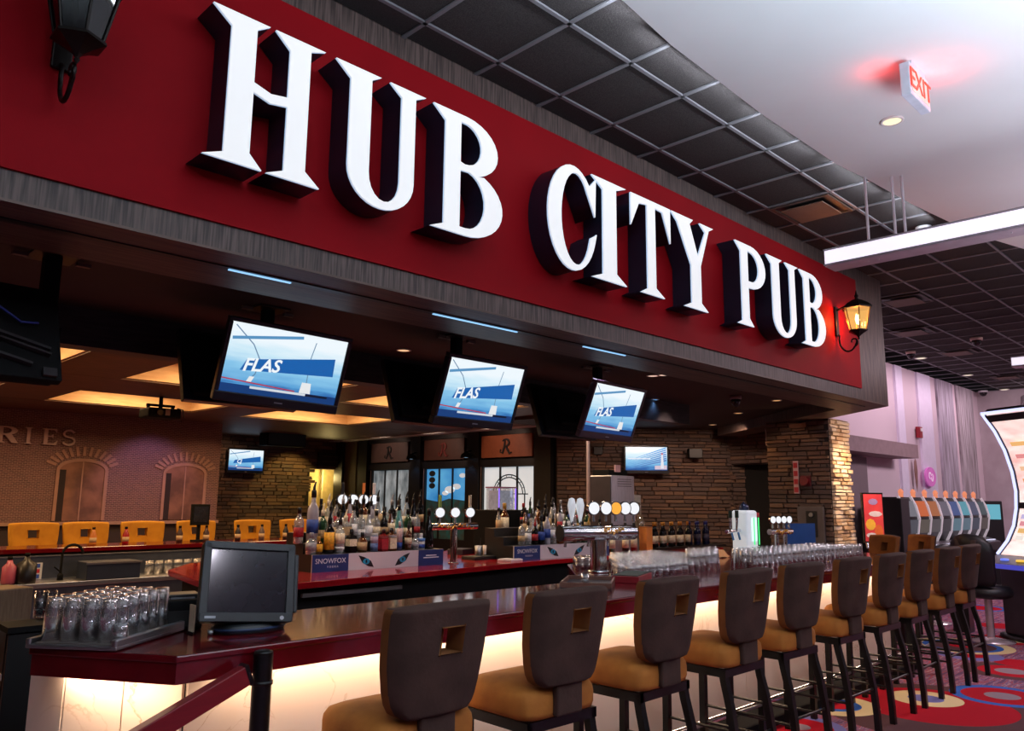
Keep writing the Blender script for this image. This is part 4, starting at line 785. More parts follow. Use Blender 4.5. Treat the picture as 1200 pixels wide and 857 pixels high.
t = thing('cup_with_straws', 'clear cup of wooden stirrers at the bar end', 'cup', (.885, 3.97, .925)); obj('cup', MB().lathe([(.022, 0), (.030, .09), (.028, .09), (.02, .004)], 14), GLASS, t)
for i in range(9): a_ = i*.7; obj('stirrer', MB().tube([(.010*cos(a_), .010*sin(a_), .006), (.022*cos(a_), .022*sin(a_), .115)], .003, 5), mat('stirrer_wood', (206, 170, 126), .7), t)
for i, (x, y) in enumerate(((1.12, 4.40), (1.22, 4.42))):
    p = at((46, 56)[i], 724, z=.97); t = thing('dark_tumbler', ('dark-filled glass left of its pair behind the drying tray', 'dark-filled glass right of its pair behind the drying tray')[i], 'glass', (p.x, p.y, .97)); link('glass_wall', HIGH, t); obj('drink', MB().lathe([(.028, .014), (.033, .09), (0, .09)], 14), mat('dark_drink', (18, 12, 14), .2), t)
p = at(50, 730, z=.97); t = thing('glass_shelf', 'black shelf holding two dark glasses behind the drying tray', 'shelf', (p.x, p.y, 0)); obj('shelf_top', MB().box((0, .05, .955), (.36, .26, .03)), MATTE, t); obj('shelf_front', MB().box((0, -.05, .6), (.34, .02, .66)), BLACK, t); obj('shelf_body', MB().box((0, .1, .47), (.32, .14, .94)), BLACK, t)

# ------------------------------------------------------------------ back counter with the ochre stools
t = thing('back_counter', 'long dark red counter in front of the ochre stools', 'bar counter', (0, 0, 0))
obj('counter_top', MB().box((2.6, 10.2, 1.045), (8.6, .7, .05)), REDTOP, t, bevel=.006); obj('counter_body', MB().box((2.6, 10.3, .51), (8.4, .45, 1.02)), MATTE, t); obj('front_rail', MB().box((2.6, 9.93, .985), (8.6, .06, .07)), BLACK, t)
STD = mat('station_steel', (92, 98, 112), .35, .8)
t = thing('sink_bench', 'low stainless work bench along the back counter', 'sink', (2.95, 9.45, 0)); obj('bench_top', MB().box((0, 0, .74), (3.4, .5, .05)), STEEL, t, bevel=.006); obj('bench_front', MB().box((0, -.2, .36), (3.3, .06, .72)), STD, t); obj('bench_body', MB().box((0, .05, .36), (3.3, .4, .72)), MATTE, t)
t2 = thing('splash_back', 'dim steel splash back behind the work bench', 'panel', (2.95, 9.72, 0)); obj('steel_sheet', MB().box((0, 0, .85), (3.4, .02, .30)), STD, t2); obj('steel_cap', MB().box((0, -.004, 1.0), (3.4, .03, .012)), STEEL, t2)
p = at(40, 670, y=9.66); t = thing('notice_sheet', 'small white notice with red and blue boxes on the steel splash back', 'notice', (p.x, 9.705, p.z)); obj('sheet', MB().box((0, 0, 0), (.17, .006, .17)), mat('paper_white', (206, 206, 216), .7), t)
for i in range(3):
    for j in range(2): obj('printed_box', MB().box((-.035+.07*j, -.004, .055-.055*i), (.055, .002, .04)), mat('notice_blue', (50, 80, 170), .6) if (i+j) % 2 else mat('notice_red', (180, 40, 60), .6), t)
p0, p1 = at(94, 678, y=9.4), at(158, 657, y=9.4); t = thing('bottle_cooler', 'dark blue grey under-counter cooler with sliding lid', 'cooler', ((p0.x+p1.x)/2, 9.38, .765)); obj('cooler_body', MB().box((0, 0, .09), (p1.x-p0.x, .34, .18)), mat('cooler_navy', (34, 42, 58), .4), t, bevel=.008); obj('cooler_edge', MB().box((0, -.172, .17), (p1.x-p0.x+.02, .01, .02)), STEEL, t)
t = thing('sink_tap', 'black swan-neck tap over the steel bench', 'tap', (*at(70, 680, y=9.45).xy, .765)); obj('tap_body', MB().lathe([(.03, 0), (.03, .05), (.018, .07)], 12), MATTE, t); obj('spout', MB().tube([(0, 0, .06)]+[(.11*0+.10*(1-cos(R(a_))), 0, .26+.10*sin(R(a_))) for a_ in range(0, 200, 20)], .014, 8), MATTE, t); obj('lever', MB().tube([(0, 0, .08), (-.07, -.02, .14)], .008, 6), MATTE, t)
for i, (px, lb, c_, hh) in enumerate(((8, 'pink soap bottle on the steel bench at the left edge', (170, 80, 100), .24), (28, 'black jug on the steel bench beside the pink bottle', (16, 15, 16), .27))):
    p = at(px, 693, y=9.3); t = thing('soap_bottle' if i == 0 else 'black_jug', lb, 'bottle', (p.x, 9.3, .765)); obj('body', MB().lathe([(.06+.03*i, 0), (.065+.03*i, .02), (.065+.03*i, hh*.7), (.03, hh*.85), (.02, hh)], 14), mat('bottle_%d' % c_[0], c_, .35), t); obj('cap', MB().lathe([(.024, hh), (.024, hh+.03), (0, hh+.03)], 12), MATTE, t)
for i in range(14):
    p = at(168+5.6*i, 672, y=9.62); put_glass(HIGH, (p.x, 9.5+.07*(i % 2), .765), .145, f'clear glass in the dim row under the back counter, {ordn(i)} from left', 'dim glasses under the back counter', nm='tumbler')
# dark monitor and oddments on the back counter
p = at(234, 611, y=10.3); t = thing('bar_monitor', 'small dark monitor standing on the back counter before the brick mural', 'monitor', (p.x, 10.3, 1.07)); obj('foot', MB().box((0, 0, .01), (.16, .14, .02)), MATTE, t); obj('stem', MB().box((0, .02, .12), (.04, .03, .22)), MATTE, t); obj('screen_case', MB().box((0, 0, .34), (.24, .05, .27)), MATTE, t, bevel=.008); obj('screen', MB().box((0, -.027, .345), (.19, .003, .2)), mat('till_screen', ()), t)
for i, (px, c_, lb) in enumerate(((108, (200, 120, 50), 'tiny jar glinting in a stool back hole, left'), (146, (160, 20, 30), 'red sauce bottle with a pale label on the back counter'), (209, (60, 34, 26), 'dark small bottle left of the fourth ochre stool'), (240, (70, 46, 40), 'dark bottle showing through the fourth ochre stool back'), (277, (34, 26, 24), 'dark bottle between two ochre stools near the till'), (305, (96, 80, 76), 'grey jar showing through the fifth ochre stool back'), (333, (24, 20, 22), 'black bottle right of the fifth ochre stool'))):
    p = at(px, 632, y=10.25); t = thing('sauce_bottle', lb, 'bottle', (p.x, 10.22, 1.07)); obj('body', MB().lathe([(.035, 0), (.038, .015), (.038, .11), (.02, .15), (.016, .18)], 12), mat('sauce_%d' % c_[0], c_, .3), t); obj('cap', MB().lathe([(.018, .18), (.018, .205), (0, .205)], 10), MATTE, t); obj('label', MB().lathe([(.039, .03), (.039, .085)], 12), mat('pale_label2', (196, 168, 130), .7), t)
# ------------------------------------------------------------------ island in the middle of the bar
IZ = 1.0
isl = thing('bar_island', 'glossy red centre island carrying the bottle risers', 'counter', (0, 0, 0))
itop = [(2.95, 7.3), (2.74, 6.1), (3.23, 5.6), (5.0, 5.8), (6.56, 6.0), (7.6, 6.0), (8.6, 5.92), (10.2, 6.0), (10.6, 6.6), (10.4, 7.7), (3.4, 7.9)]
obj('island_top', MB().prism(itop, IZ-.05, IZ), REDTOP2, isl, bevel=.006)
cxm = [((x-6.5)*.97+6.5, (y-6.8)*.86+6.8) for x, y in itop]
obj('island_body', MB().prism(cxm, 0, IZ-.05), MATTE, isl)
p0, p1 = at(352, 697, y=5.72), at(462, 688, y=5.80); obj('towel_rail', MB().box(((p0.x+p1.x)/2, 5.70, (p0.z+p1.z)/2), (p1.x-p0.x, .03, .03)), STEEL, isl, rot=(0, 0, 0))
RIB = mat('riser_blue', (26, 50, 110), .45); RIW = mat('riser_white', (206, 200, 208), .5, var=.05, vs_=3); EYE = mat('eye_black', (12, 14, 20), .4); EYEB = mat('eye_blue', (40, 150, 190), .3)
def riser(x0, x1, yf, label, full=True):
    t = thing('bottle_riser', label, 'bottle riser', (x0, yf, IZ)); W = x1-x0
    for k in range(3): obj('step', MB().box((W/2, .075+.15*k, (.15+.09*k)/2), (W, .15, .15+.09*k)), BLACK, t)
    obj('front_board', MB().box((W/2, -.006, .075), (W, .012, .15)), RIW, t)
    for a, b in ((0, .25), (.79, 1)): obj('blue_field', MB().box((W*(a+b)/2, -.0135, .075), (W*(b-a), .003, .15)), RIB, t)
    for c, s in ((.38, 1), (.66, -1)):
        e = MB(); e.prism([(W*c+s*p[0]*W*.058, .075+p[1]*.058) for p in ((-1, .95), (-.2, .6), (.6, .0), (1, -1), (.3, -.85), (-.5, -.2))], 0, .002); q = obj('cat_eye', e, EYE, t, (0, -.0125, 0), (R(90), 0, 0))
        e = MB(); e.prism(arc(W*c, .072, W*.025, .027, 0, 340, 12), .002, .0035); obj('iris', e, EYEB, q); e = MB(); e.prism(arc(W*c, .072, W*.006, .016, 0, 330, 8), .0035, .005); obj('pupil', e, EYE, q)
    WT = mat('print_white', (230, 232, 240), .6)
    link('brand_print', text_mesh('brand_print', 'SNOWFOX', .062, WT, .0006), t, (W*.125, -.0158, .092), (R(90), 0, 0)); link('brand_print', text_mesh('brand_print', 'VODKA', .026, WT, .0006, space=1.5), t, (W*.14, -.0158, .042), (R(90), 0, 0))
    for zz, ww in ((.095, .09), (.075, .13)): obj('small_print', MB().box((W*.895, -.0156, zz), (W*ww, .001, .009)), mat('print_white', ()), t)
    return t
R1 = (3.78, 5.27, 6.28); R2 = (6.15, 7.78, 6.15)
riser(*R1, 'long bottle riser printed with two cat eyes, left one'); riser(*R2, 'long bottle riser printed with two cat eyes, behind the tall chrome taps')

# ------------------------------------------------------------------ bottles
PROF = {'round': [(.0, 0), (.036, 0), (.040, .006), (.040, .165), (.036, .19), (.018, .215), (.0145, .225), (.0145, .275)],
 'tall': [(0, 0), (.036, 0), (.039, .006), (.040, .20), (.036, .24), (.019, .275), (.016, .285), (.015, .35)],
 'squat': [(0, 0), (.042, 0), (.047, .008), (.048, .09), (.044, .115), (.02, .14), (.016, .148), (.016, .175)],
 'slim': [(0, 0), (.029, 0), (.032, .006), (.032, .18), (.027, .215), (.014, .25), (.0125, .26), (.0125, .31)],
 'cone': [(0, 0), (.040, 0), (.046, .01), (.043, .10), (.030, .19), (.017, .25), (.013, .27), (.013, .31)],
 'wine': [(0, 0), (.034, 0), (.0375, .006), (.0375, .185), (.034, .205), (.016, .235), (.0145, .245), (.0145, .31)],
 'can': [(0, 0), (.040, 0), (.046, .006), (.046, .185), (.042, .195), (.04, .20)],
 'square': [(0, 0), (.045, 0), (.050, .006), (.050, .155), (.044, .175), (.02, .19), (.017, .20), (.017, .235)]}
GL = {}
def glm(c, body):
    k = (c, body)
    if k not in GL: GL[k] = glass('bottle_glass_%02x%02x%02x' % c, c, 1.3, body, c)
    return GL[k]
_bm = {}
def bottle(loc, kind, col, body, lab, cap, label, group, pour=False, s=1., cat='bottle', liquid=None, rz=0., name=None):
    t = thing(name or ('wine_bottle' if kind == 'wine' else 'liquor_bottle'), label, cat, loc, rz, group); t.scale = (s, s, s)
    P = PROF[kind]; n = 4 if kind == 'square' else 12; rot = pi/4 if n == 4 else 0; kx = 1.25 if n == 4 else 1
    PP = [(r*kx, z) for r, z in P]; h = P[-1][1]
    k1 = ('b', kind, col, body)
    if k1 not in _bm: _bm[k1] = MB().lathe(PP, n, sm=(n > 4), rot=rot).mesh('bottle_glass', glm(col, body))
    link('bottle_glass', _bm[k1], t)
    if liquid:
        k3 = ('l', kind, liquid)
        if k3 not in _bm:
            Q = [(r*.9*kx, z) for r, z in P if z < h*.62] + [(0, h*.6)]; _bm[k3] = MB().lathe(Q, n, sm=(n > 4), rot=rot).mesh('liquid', mat('liquid_%02x%02x%02x' % liquid, liquid, .25, emit=None))
        link('liquid', _bm[k3], t)
    if lab:
        for q, (z0, z1, c) in enumerate(lab):
            k2 = ('e', kind, z0, z1, c)
            if k2 not in _bm:
                r = max(r_ for r_, z_ in PP if True)+.0012
                rr = r if n == 12 else r
                _bm[k2] = MB().lathe([(rr, h*z0), (rr, h*z1)], n, sm=(n > 4), rot=rot).mesh('bottle_label', mat('label_%02x%02x%02x' % c, c, .6, var=.25, vs_=60))
            link('bottle_label', _bm[k2], t)
    k4 = ('c', kind, cap, pour)
    if k4 not in _bm:
        rc = P[-1][0]+.003; b = MB().lathe([(rc, h-.035), (rc, h+.012), (rc*.8, h+.016)], 10)
        if pour: b.tube([(0, 0, h+.01), (0, 0, h+.035), (.010, -.004, h+.075)], [.011, .009, .005], 8)
        _bm[k4] = b.mesh('pour_spout' if pour else 'bottle_cap', mat('cap_%02x%02x%02x' % cap, cap, .35))
    link('pour_spout' if pour else 'bottle_cap', _bm[k4], t)
    return t
CL, AM, DK, GN, BU, FR = (225, 230, 232), (150, 84, 30), (22, 20, 20), (50, 90, 50), (60, 110, 170), (190, 186, 200)
CRM, RD, YE, WH, BL_, OR, TN = (222, 206, 176), (170, 30, 44), (226, 160, 36), (226, 226, 230), (40, 70, 150), (214, 110, 50), (180, 150, 110)
BK, GLD, SLV, RDC = (14, 14, 15), (180, 140, 60), (150, 150, 156), (150, 24, 30)
# front tier of the left riser: pixel x, kind, glass, body, labels, cap, scale, wording
FRONT = [(364, 'squat', CL, .25, [(.2, .6, SLV)], SLV, 1.0, 'squat clear bottle with silvery label'), (372.5, 'squat', AM, .3, [(.15, .62, YE)], GLD, .82, 'small amber bottle with a yellow label'), (385, 'round', DK, .8, [(.12, .62, YE)], BK, 1.12, 'dark bottle with a big yellow label'),
 (397.5, 'round', CL, .3, [(.12, .2, WH), (.3, .62, CRM)], BK, 1.05, 'clear bottle with cream label and red seal'), (411, 'square', DK, .8, [(.3, .62, CRM)], BK, .85, 'square dark bottle with a cream label'), (424, 'squat', AM, .5, [(.12, .55, TN)], BK, .95, 'brown squat bottle with tan label'),
 (438, 'can', (120, 130, 160), .9, [(.1, .5, (90, 110, 160)), (.5, .9, (170, 150, 170))], SLV, .78, 'blue and pink patterned canister'), (448.5, 'square', (120, 30, 30), .9, [(.1, .6, RD)], BK, .82, 'small square red bottle'), (458, 'square', AM, .5, [(.1, .62, CRM)], BK, .86, 'square amber bottle with large cream label'),
 (467.5, 'slim', (90, 80, 110), .7, [(.1, .3, BL_), (.3, .8, (200, 170, 170))], WH, .85, 'slim bottle with purple and pink wrap'), (478, 'round', AM, .5, [(.25, .5, CRM)], BK, .85, 'amber bottle with a cream band'), (486, 'squat', CL, .3, [(.2, .5, SLV)], SLV, .8, 'small clear flask'), (493, 'squat', WH, .8, [(.1, .35, BL_), (.55, .75, (90, 140, 210))], WH, .82, 'small blue and white jar'), (501.5, 'cone', DK, .95, None, BK, 1.22, 'tall black tapered bottle')]
for px, kind, col, bd, lab, cap, s, lb in FRONT:
    p = at(px, 650, y=R1[2]+.075); bottle((p.x, R1[2]+.075, IZ+.15), kind, col, bd, lab, cap, lb+', front step of left riser', None, pour=kind in ('round', 'cone') and s < 1.2, s=s)
rb = random.Random(11)
WORD = {CL: 'clear', AM: 'amber', DK: 'black', GN: 'green', BU: 'blue', FR: 'frosted'}; LW = {CRM: 'cream', RD: 'red', YE: 'yellow', WH: 'white', BL_: 'blue', OR: 'orange', TN: 'tan'}; KW = {'round': 'round', 'tall': 'tall', 'slim': 'slim', 'cone': 'tapered', 'square': 'square'}
def row(pxs, y, z, name, spec=None, smul=1., pour=.8):
    for i, px in enumerate(pxs):
        p = at(px, 640, y=y); sp = (spec or {}).get(i)
        if sp: kind, col, bd, lc, cap, s = sp
        else: kind, col, bd, lc, cap, s = rb.choice(['round', 'round', 'tall', 'slim', 'cone', 'square']), rb.choice([CL, CL, CL, CL, AM, AM, DK, DK, GN, FR]), None, rb.choice([CRM, RD, CRM, WH, WH, BL_, TN, TN]), rb.choice([BK, BK, BK, BK, SLV, CRM]), rb.uniform(.92, 1.08)
        if bd is None: bd = {CL: .12, AM: .4, DK: .85, GN: .5, BU: .4, FR: .55}[col]
        z0 = rb.uniform(.12, .28); z1 = z0+rb.uniform(.2, .34)
        liq = rb.choice([(130, 70, 24), (110, 60, 24), (100, 44, 16), None]) if col == CL and not sp and rb.random() < .45 else None
        bottle((p.x, y, z), kind, col, bd, [(z0, z1, lc)], cap, f'{WORD.get(col, "dark")} {KW.get(kind, "round")} bottle with {LW.get(lc, "pale")} label, {ordn(i)} from left, {name}', None, pour=rb.random() < pour, s=s*smul, liquid=liq)
row([349, 365, 377, 386, 395, 404, 413, 422, 431, 440, 449, 457, 466.5, 477, 488], R1[2]+.225, IZ+.24, 'middle step of left riser', {0: ('round', CL, .3, RD, BK, 1.1), 1: ('tall', FR, .7, BL_, BK, 1.3), 12: ('cone', (120, 190, 190), .6, WH, BK, 1.05), 13: ('round', GN, .6, CRM, BK, 1.05)})
row([374, 383, 392, 400, 408, 416, 424, 433, 441, 449, 458, 466, 475, 483, 491], R1[2]+.375, IZ+.33, 'back step of left riser')
row([611, 619, 627, 634, 641, 648, 655.5, 663.5, 672, 683, 690, 703], R2[2]+.075, IZ+.15, 'front step of right riser', {6: ('square', AM, .5, CRM, BK, .9), 9: ('round', GN, .5, WH, BK, .9), 10: ('round', GN, .7, WH, GLD, .9), 2: ('round', DK, .8, RD, RDC, .9)}, .95)
row([615, 623, 631, 639, 647, 656, 664, 672, 680, 688], R2[2]+.225, IZ+.24, 'middle step of right riser', None, .95)
row([613, 621, 630, 639, 648, 657, 666, 676], R2[2]+.375, IZ+.33, 'back step of right riser', {0: ('round', DK, .8, RD, RDC, 1.), 3: ('slim', DK, .8, TN, BK, 1.05)}, .95)
p = at(590, 640, y=7.0); t = thing('dark_cabinet', 'black cabinet under the clear lit box behind the island', 'cabinet', (p.x, 7.0, IZ)); obj('cabinet_body', MB().box((0, 0, .26), (.62, .4, .52)), MATTE, t, bevel=.01); obj('cabinet_shelf', MB().box((0, -.28, .11), (.6, .16, .22)), BLACK, t)
bottle((at(591, 625, y=6.72).x, 6.72, IZ+.225), 'round', AM, .4, [(.1, .6, CRM)], GLD, 'gold-topped whisky bottle with big cream label before the black cabinet', None, s=1.3); bottle((at(584, 625, y=6.72).x, 6.72, IZ+.225), 'slim', CL, .3, [(.2, .6, TN)], BK, 'slim bottle left of the gold-topped whisky', None, s=1.)
t = thing('ice_box_display', 'clear acrylic box with violet glowing edges on the black cabinet', 'display box', (at(587, 590, y=7.0).x, 7.0, IZ+.52)); bx = MB().box((0, 0, .13), (.28, .22, .26)); obj('acrylic_shell', bx, GLASS, t); obj('ice_fill', MB().box((0, 0, .12), (.24, .18, .22)), mat('pale_ice', (190, 196, 214), .3, vs_=20, var=.3, emit=(190, 200, 220), es=.25), t)  # faint glow put into the ice to brighten the box
for sx_ in (-.14, .14): obj('edge_light', MB().box((sx_, -.112, .13), (.012, .008, .25)), emitm('violet_edge', (150, 110, 255), 1.2), t)
obj('lid', MB().box((0, 0, .268), (.30, .24, .016)), mat('mauve_lid', (150, 100, 130), .3), t)

# ------------------------------------------------------------------ beer taps
DISC = emitm('tap_disc_white', (245, 246, 250), 1.0); DISCO = emitm('tap_disc_orange', (250, 170, 60), 1.1)
def medal(t, x, y, z, r, m, handle=None, rz=-.35):
    h = obj('tap_medallion', MB().tube([(0, -.012, 0), (0, .012, 0)], r, 18), CHROME, t, (x, y, z), (0, 0, rz)); obj('medallion_face', MB().tube([(0, -.0135, 0), (0, -.012, 0)], r*.86, 18), m, h); obj('medallion_neck', MB().tube([(0, 0, -r), (0, 0, -r-.05)], [.010, .014], 8), CHROME, h)
    if handle: obj('tap_handle', MB().box((0, .0, r+.05), (.03, .02, .14)), mat('handle_%d%d' % handle[:2], handle, .4), h, bevel=.004)
def swash(t, x0, x1, y, z):
    GM = mat('gold_script', (226, 170, 80), .35, .6)
    for k in range(2):
        a = x0+(x1-x0)*(.05+.48*k); L = (x1-x0)*.45; b = MB(); b.tube([(a+L*i/14, y-.004*(i % 2), z+.018*sin(i*1.7)+.012*sin(i*.5)) for i in range(15)], [.004+.003*(i % 3) for i in range(15)], 5); obj('gold_script', b, GM, t)
# tall chrome T-tower on the bar
t = thing('beer_tower', 'tall chrome beer tower with a fat barrel and five glowing discs', 'beer tap', (5.21, 4.22, BT))
obj('column', MB().tube([(0, 0, 0), (0, 0, .26)], .068, 24), CHROME, t); obj('base_flange', MB().lathe([(.09, 0), (.09, .014), (.07, .018)], 24), CHROME, t)
bar_a, bar_b = Vector((-.36, .10, .315)), Vector((.36, -.09, .315)); obj('barrel', MB().tube([bar_a, bar_b], .062, 22), CHROME, t); dq = (bar_b-bar_a).normalized()
obj('barrel_end', MB().tube([bar_a-dq*.006, bar_a+dq*.002], .064, 22), BLACK, t); swash(t, -.08, .32, -.105, .33)
for k, (x, c_) in enumerate(((-.25, DISC), (-.17, DISC), (-.05, DISC), (.07, DISC), (.17, DISCO), (.265, DISC), (.355, DISC))):
    yy = .10-.26*(x+.36)/.72*.73
    if k < 2: 
        h = obj('tap_paddle', MB().lathe([(.014, 0), (.018, .03), (.04, .10), (.046, .14), (.03, .19), (0, .20)], 12, sy=.5), mat('paddle_white', (226, 230, 232), .35, emit=(230, 235, 240), es=.35), t, (x, yy, .40)); obj('paddle_neck', MB().tube([(0, 0, -.05), (0, 0, .01)], .010, 8), CHROME, h)
    else: medal(t, x, yy-.01, .515, .058, c_)
for k, x in enumerate((-.22, .0, .1, .2)): obj('spout', MB().tube([(x, .12-.2*(x+.36)/.72, .31), (x, .20-.2*(x+.36)/.72, .29), (x, .21-.2*(x+.36)/.72, .20)], .012, 8), CHROME, t)
def small_tower(name, x, y, z, label, n, legs=1, wd=.42, dz=.26, handles=(), disc=.046):
    t = thing('beer_tower', label, 'beer tap', (x, y, z))
    for l in range(legs): obj('column', MB().tube([((l-(legs-1)/2)*.22, 0, 0), ((l-(legs-1)/2)*.22, 0, dz)], .028 if legs > 1 else .036, 16), CHROME, t); obj('column_foot', MB().lathe([(.055, 0), (.055, .012), (.03, .016)], 16, ((l-(legs-1)/2)*.22, 0, 0)), CHROME, t)
    obj('barrel', MB().tube([(-wd/2, .03, dz+.03), (wd/2, -.03, dz+.03)], .034, 16), CHROME, t); swash(t, -wd/2, wd/2, -.045, dz+.03)
    for k in range(n):
        xx = -wd/2+wd*(k+.5)/n; medal(t, xx, -.03*xx/(wd/2)-.01, dz+.17, disc, DISC, handles[k] if k < len(handles) else None)
    return t
small_tower('a', 5.42, 6.28, IZ, 'slim chrome tap tower with glowing discs between the two risers', 3, 1, .56, .34, ((150, 180, 90), None, (220, 200, 170)), .055)
small_tower('b', at(417, 640, y=7.4).x, 7.4, IZ, 'tap tower with glowing discs hidden behind the left bottles', 4, 1, .50, .46, ((20, 20, 24), None, (200, 120, 60), (200, 200, 210)), .06)
small_tower('c', 8.98, 4.52, BT, 'two-legged chrome tap tower with four discs right of the white tower', 4, 2, .42, .20, (), .046)
WTW = mat('white_tower', (224, 228, 234), .3, emit=(214, 230, 236), es=.40)
t = thing('beer_tower', 'white lit beer tower with green glowing lines and a side tap arm', 'beer tap', (8.33, 4.62, BT)); obj('tower_body', MB().box((0, 0, .24), (.24, .2, .48)), WTW, t, bevel=.03, seg=4)
obj('front_glow', MB().box((.03, -.102, .27), (.12, .006, .26)), emitm('tower_glow', (215, 245, 245), 1.2), t)
for sx_ in (.02, .17): obj('green_line', MB().box((sx_ if sx_ < .1 else .125, -.106, .25), (.014, .008, .30)), emitm('green_line', (60, 230, 120), 1.3), t)
obj('crest', MB().lathe([(.05, .48), (.06, .50), (.045, .54), (.02, .56), (0, .58)], 8), mat('dark_crest', (40, 46, 70), .3, .5), t); obj('red_tip', MB().box((.125, -.10, .43), (.03, .02, .05)), mat('red_tip', (190, 40, 50), .4), t)
obj('side_arm', MB().tube([(-.12, 0, .26), (-.40, .0, .25)], .022, 12), CHROME, t)
for sx_ in (-.36, -.22): obj('tap_handle', MB().tube([(sx_, -.02, .25), (sx_, -.03, .36), (sx_, -.03, .46)], [.010, .014, .018], 10), CHROME, t); obj('handle_grip', MB().tube([(sx_, -.03, .40), (sx_, -.03, .48)], .021, 10), mat('grip_green', (24, 44, 34), .3), t); obj('spout_end', MB().tube([(sx_, -.04, .24), (sx_, -.06, .16)], .012, 8), mat('spout_blue', (60, 120, 170), .4), t)
t = thing('menu_board_stand', 'plain blue back of a display board behind the right taps', 'board', (9.46, 4.5, BT), R(-25)); obj('board', MB().box((0, 0, .175), (.42, .03, .29)), mat('board_blue', (26, 74, 136), .5), t); obj('board_foot', MB().box((0, 0, .012), (.3, .12, .024)), MATTE, t)

# ------------------------------------------------------------------ dark trays, glasses on the bar, wine row
t = thing('service_tray', 'dark wooden tray on the bar below the tall chrome taps', 'tray', (4.36, 3.62, BT), R(35)); obj('tray_base', MB().box((0, 0, .008), (.50, .34, .016)), mat('tray_dark', (46, 40, 46), .35), t); obj('tray_rim', MB().box((0, -.165, .025), (.50, .012, .034)).box((0, .165, .025), (.50, .012, .034)).box((-.245, 0, .025), (.012, .32, .034)).box((.245, 0, .025), (.012, .32, .034)), mat('tray_wood', (110, 74, 62), .4), t)
put_glass(ROCK, (4.42, 3.70, BT+.016), .06, 'tiny glass alone on the dark service tray', None, False, 'low_glass').scale = (.7, .7, .6)
t = thing('red_tray', 'red-sided tray with a dark green top right of the tall taps', 'tray', (4.86, 3.62, BT), R(22)); obj('tray_side', MB().box((0, 0, .025), (.40, .20, .05)), mat('tray_red', (130, 26, 34), .4), t, bevel=.004); obj('tray_mat', MB().box((0, 0, .053), (.38, .18, .006)), mat('tray_green', (40, 56, 44), .6), t)
for i in range(8):
    for j in range(3):
        x, y = 5.30+.09*i, 4.50+.09*j
        if .80*x < y < .86*x and y-4.35 < x-5.08: put_glass(ROCK, (x, y, BT+.001), .092, f'short upturned glass left of the chrome column, {ordn(i)} across in the {ordn(j)} row back', 'short glasses left of the chrome column', nm='rocks_glass')
for j in range(12):
    k = kt = 0
    for i in range(20):
        x, y = 5.02+.092*i, 3.76+.092*j
        if not (.60*x < y < .783*x) or (x-5.21)**2+(y-4.22)**2 < .03: continue
        if y < .645*x and j < 4: kt += 1; put_glass(PINT, (x, y, BT+.001), .165, f'taller upturned glass beside the short ones, {ordn(kt-1)} across in the {ordn(j)} row back', 'taller glasses beside the short ones')
        else: k += 1; put_glass(ROCK, (x, y, BT+.001), .092, f'upturned short glass right of the tall taps, {ordn(k-1)} across in the {ordn(j)} row back', 'short glasses in the dense field', nm='rocks_glass')
for i in range(20):
    for j in range(4):
        x, y = 6.40+.092*i, 3.48+.092*j
        if y < .572*x: put_glass(PINT, (x, y, BT+.001), .165, f'upturned pint glass before the white tower, {ordn(i)} across in the {ordn(j)} row back', 'pint glasses before the white tower')
for i in range(6):
    for j in range(2): put_glass(HIGH, (8.32+.086*i, 3.52+.088*j, BT+.001), .145, f'upturned highball glass right of the pint rows, {ordn(i)} across in the {ordn(j)} row back', 'highball glasses right of the pint rows', nm='highball_glass')
wz = IZ+.03
t = thing('wine_shelf', 'low black shelf under the wine row on the island', 'shelf', (9.75, 6.36, IZ)); obj('shelf_board', MB().box((0, 0, .015), (1.7, .34, .03)), BLACK, t)
for i in range(14):
    px = 766+5.0*i; p = at(px, 630, y=6.30); dk = i > 8
    bottle((p.x, 6.30+.04*(i % 2), wz), 'wine', DK if not dk else (18, 22, 50), .9, [(.16, .48, CRM if not dk else (44, 40, 60))], [(196, 130, 50), (190, 120, 46), (30, 40, 110)][0 if i < 6 else 1 if i < 9 else 2], ('dark wine bottle with cream label and gold neck, %s in the row' if not dk else 'wine bottle with blue neck and dark label, %s in the row') % ordn(i), None, s=1.02)
for i, (px, c_, lc, lb) in enumerate(((717, GN, CRM, 'green wine bottle with cream label behind the chrome column'), (733, DK, CRM, 'dark wine bottle with white label right of the chrome column'), (743, (120, 20, 26), CRM, 'red-filled bottle by the amber carton'))):
    p = at(px, 636, y=6.25); bottle((p.x, 6.25, IZ), 'wine', c_, .8, [(.16, .5, lc)], BK, lb, None, s=1.12)
p = at(757, 640, y=6.2); t = thing('amber_carton', 'glowing amber carton left of the wine row', 'carton', (p.x, 6.2, IZ)); obj('carton', MB().box((0, 0, .15), (.13, .12, .30)), mat('amber_carton', (226, 140, 66), .4), t, bevel=.005); obj('carton_lid', MB().box((0, 0, .305), (.135, .125, .012)), mat('amber_lid', (196, 110, 40), .5), t)
t = thing('folded_towel', 'crumpled tan cloth on the bar between the glass rows', 'towel', (at(840, 650, z=1.1).x, at(840, 650, z=1.1).y, BT))
b = MB(); rnd = random.Random(5); n = 9
vs = [((i/n-.5)*.26, (j/n-.5)*.18, max(0., .085*(1-((i/n-.5)*2)**4)*(1-((j/n-.5)*2)**4)+rnd.uniform(-.018, .018))) for j in range(n+1) for i in range(n+1)]
b._add(vs, [(j*(n+1)+i, j*(n+1)+i+1, (j+1)*(n+1)+i+1, (j+1)*(n+1)+i) for j in range(n) for i in range(n)], 0, True); obj('cloth', b, mat('tan_cloth', (196, 140, 86), .9), t, subsurf=1)
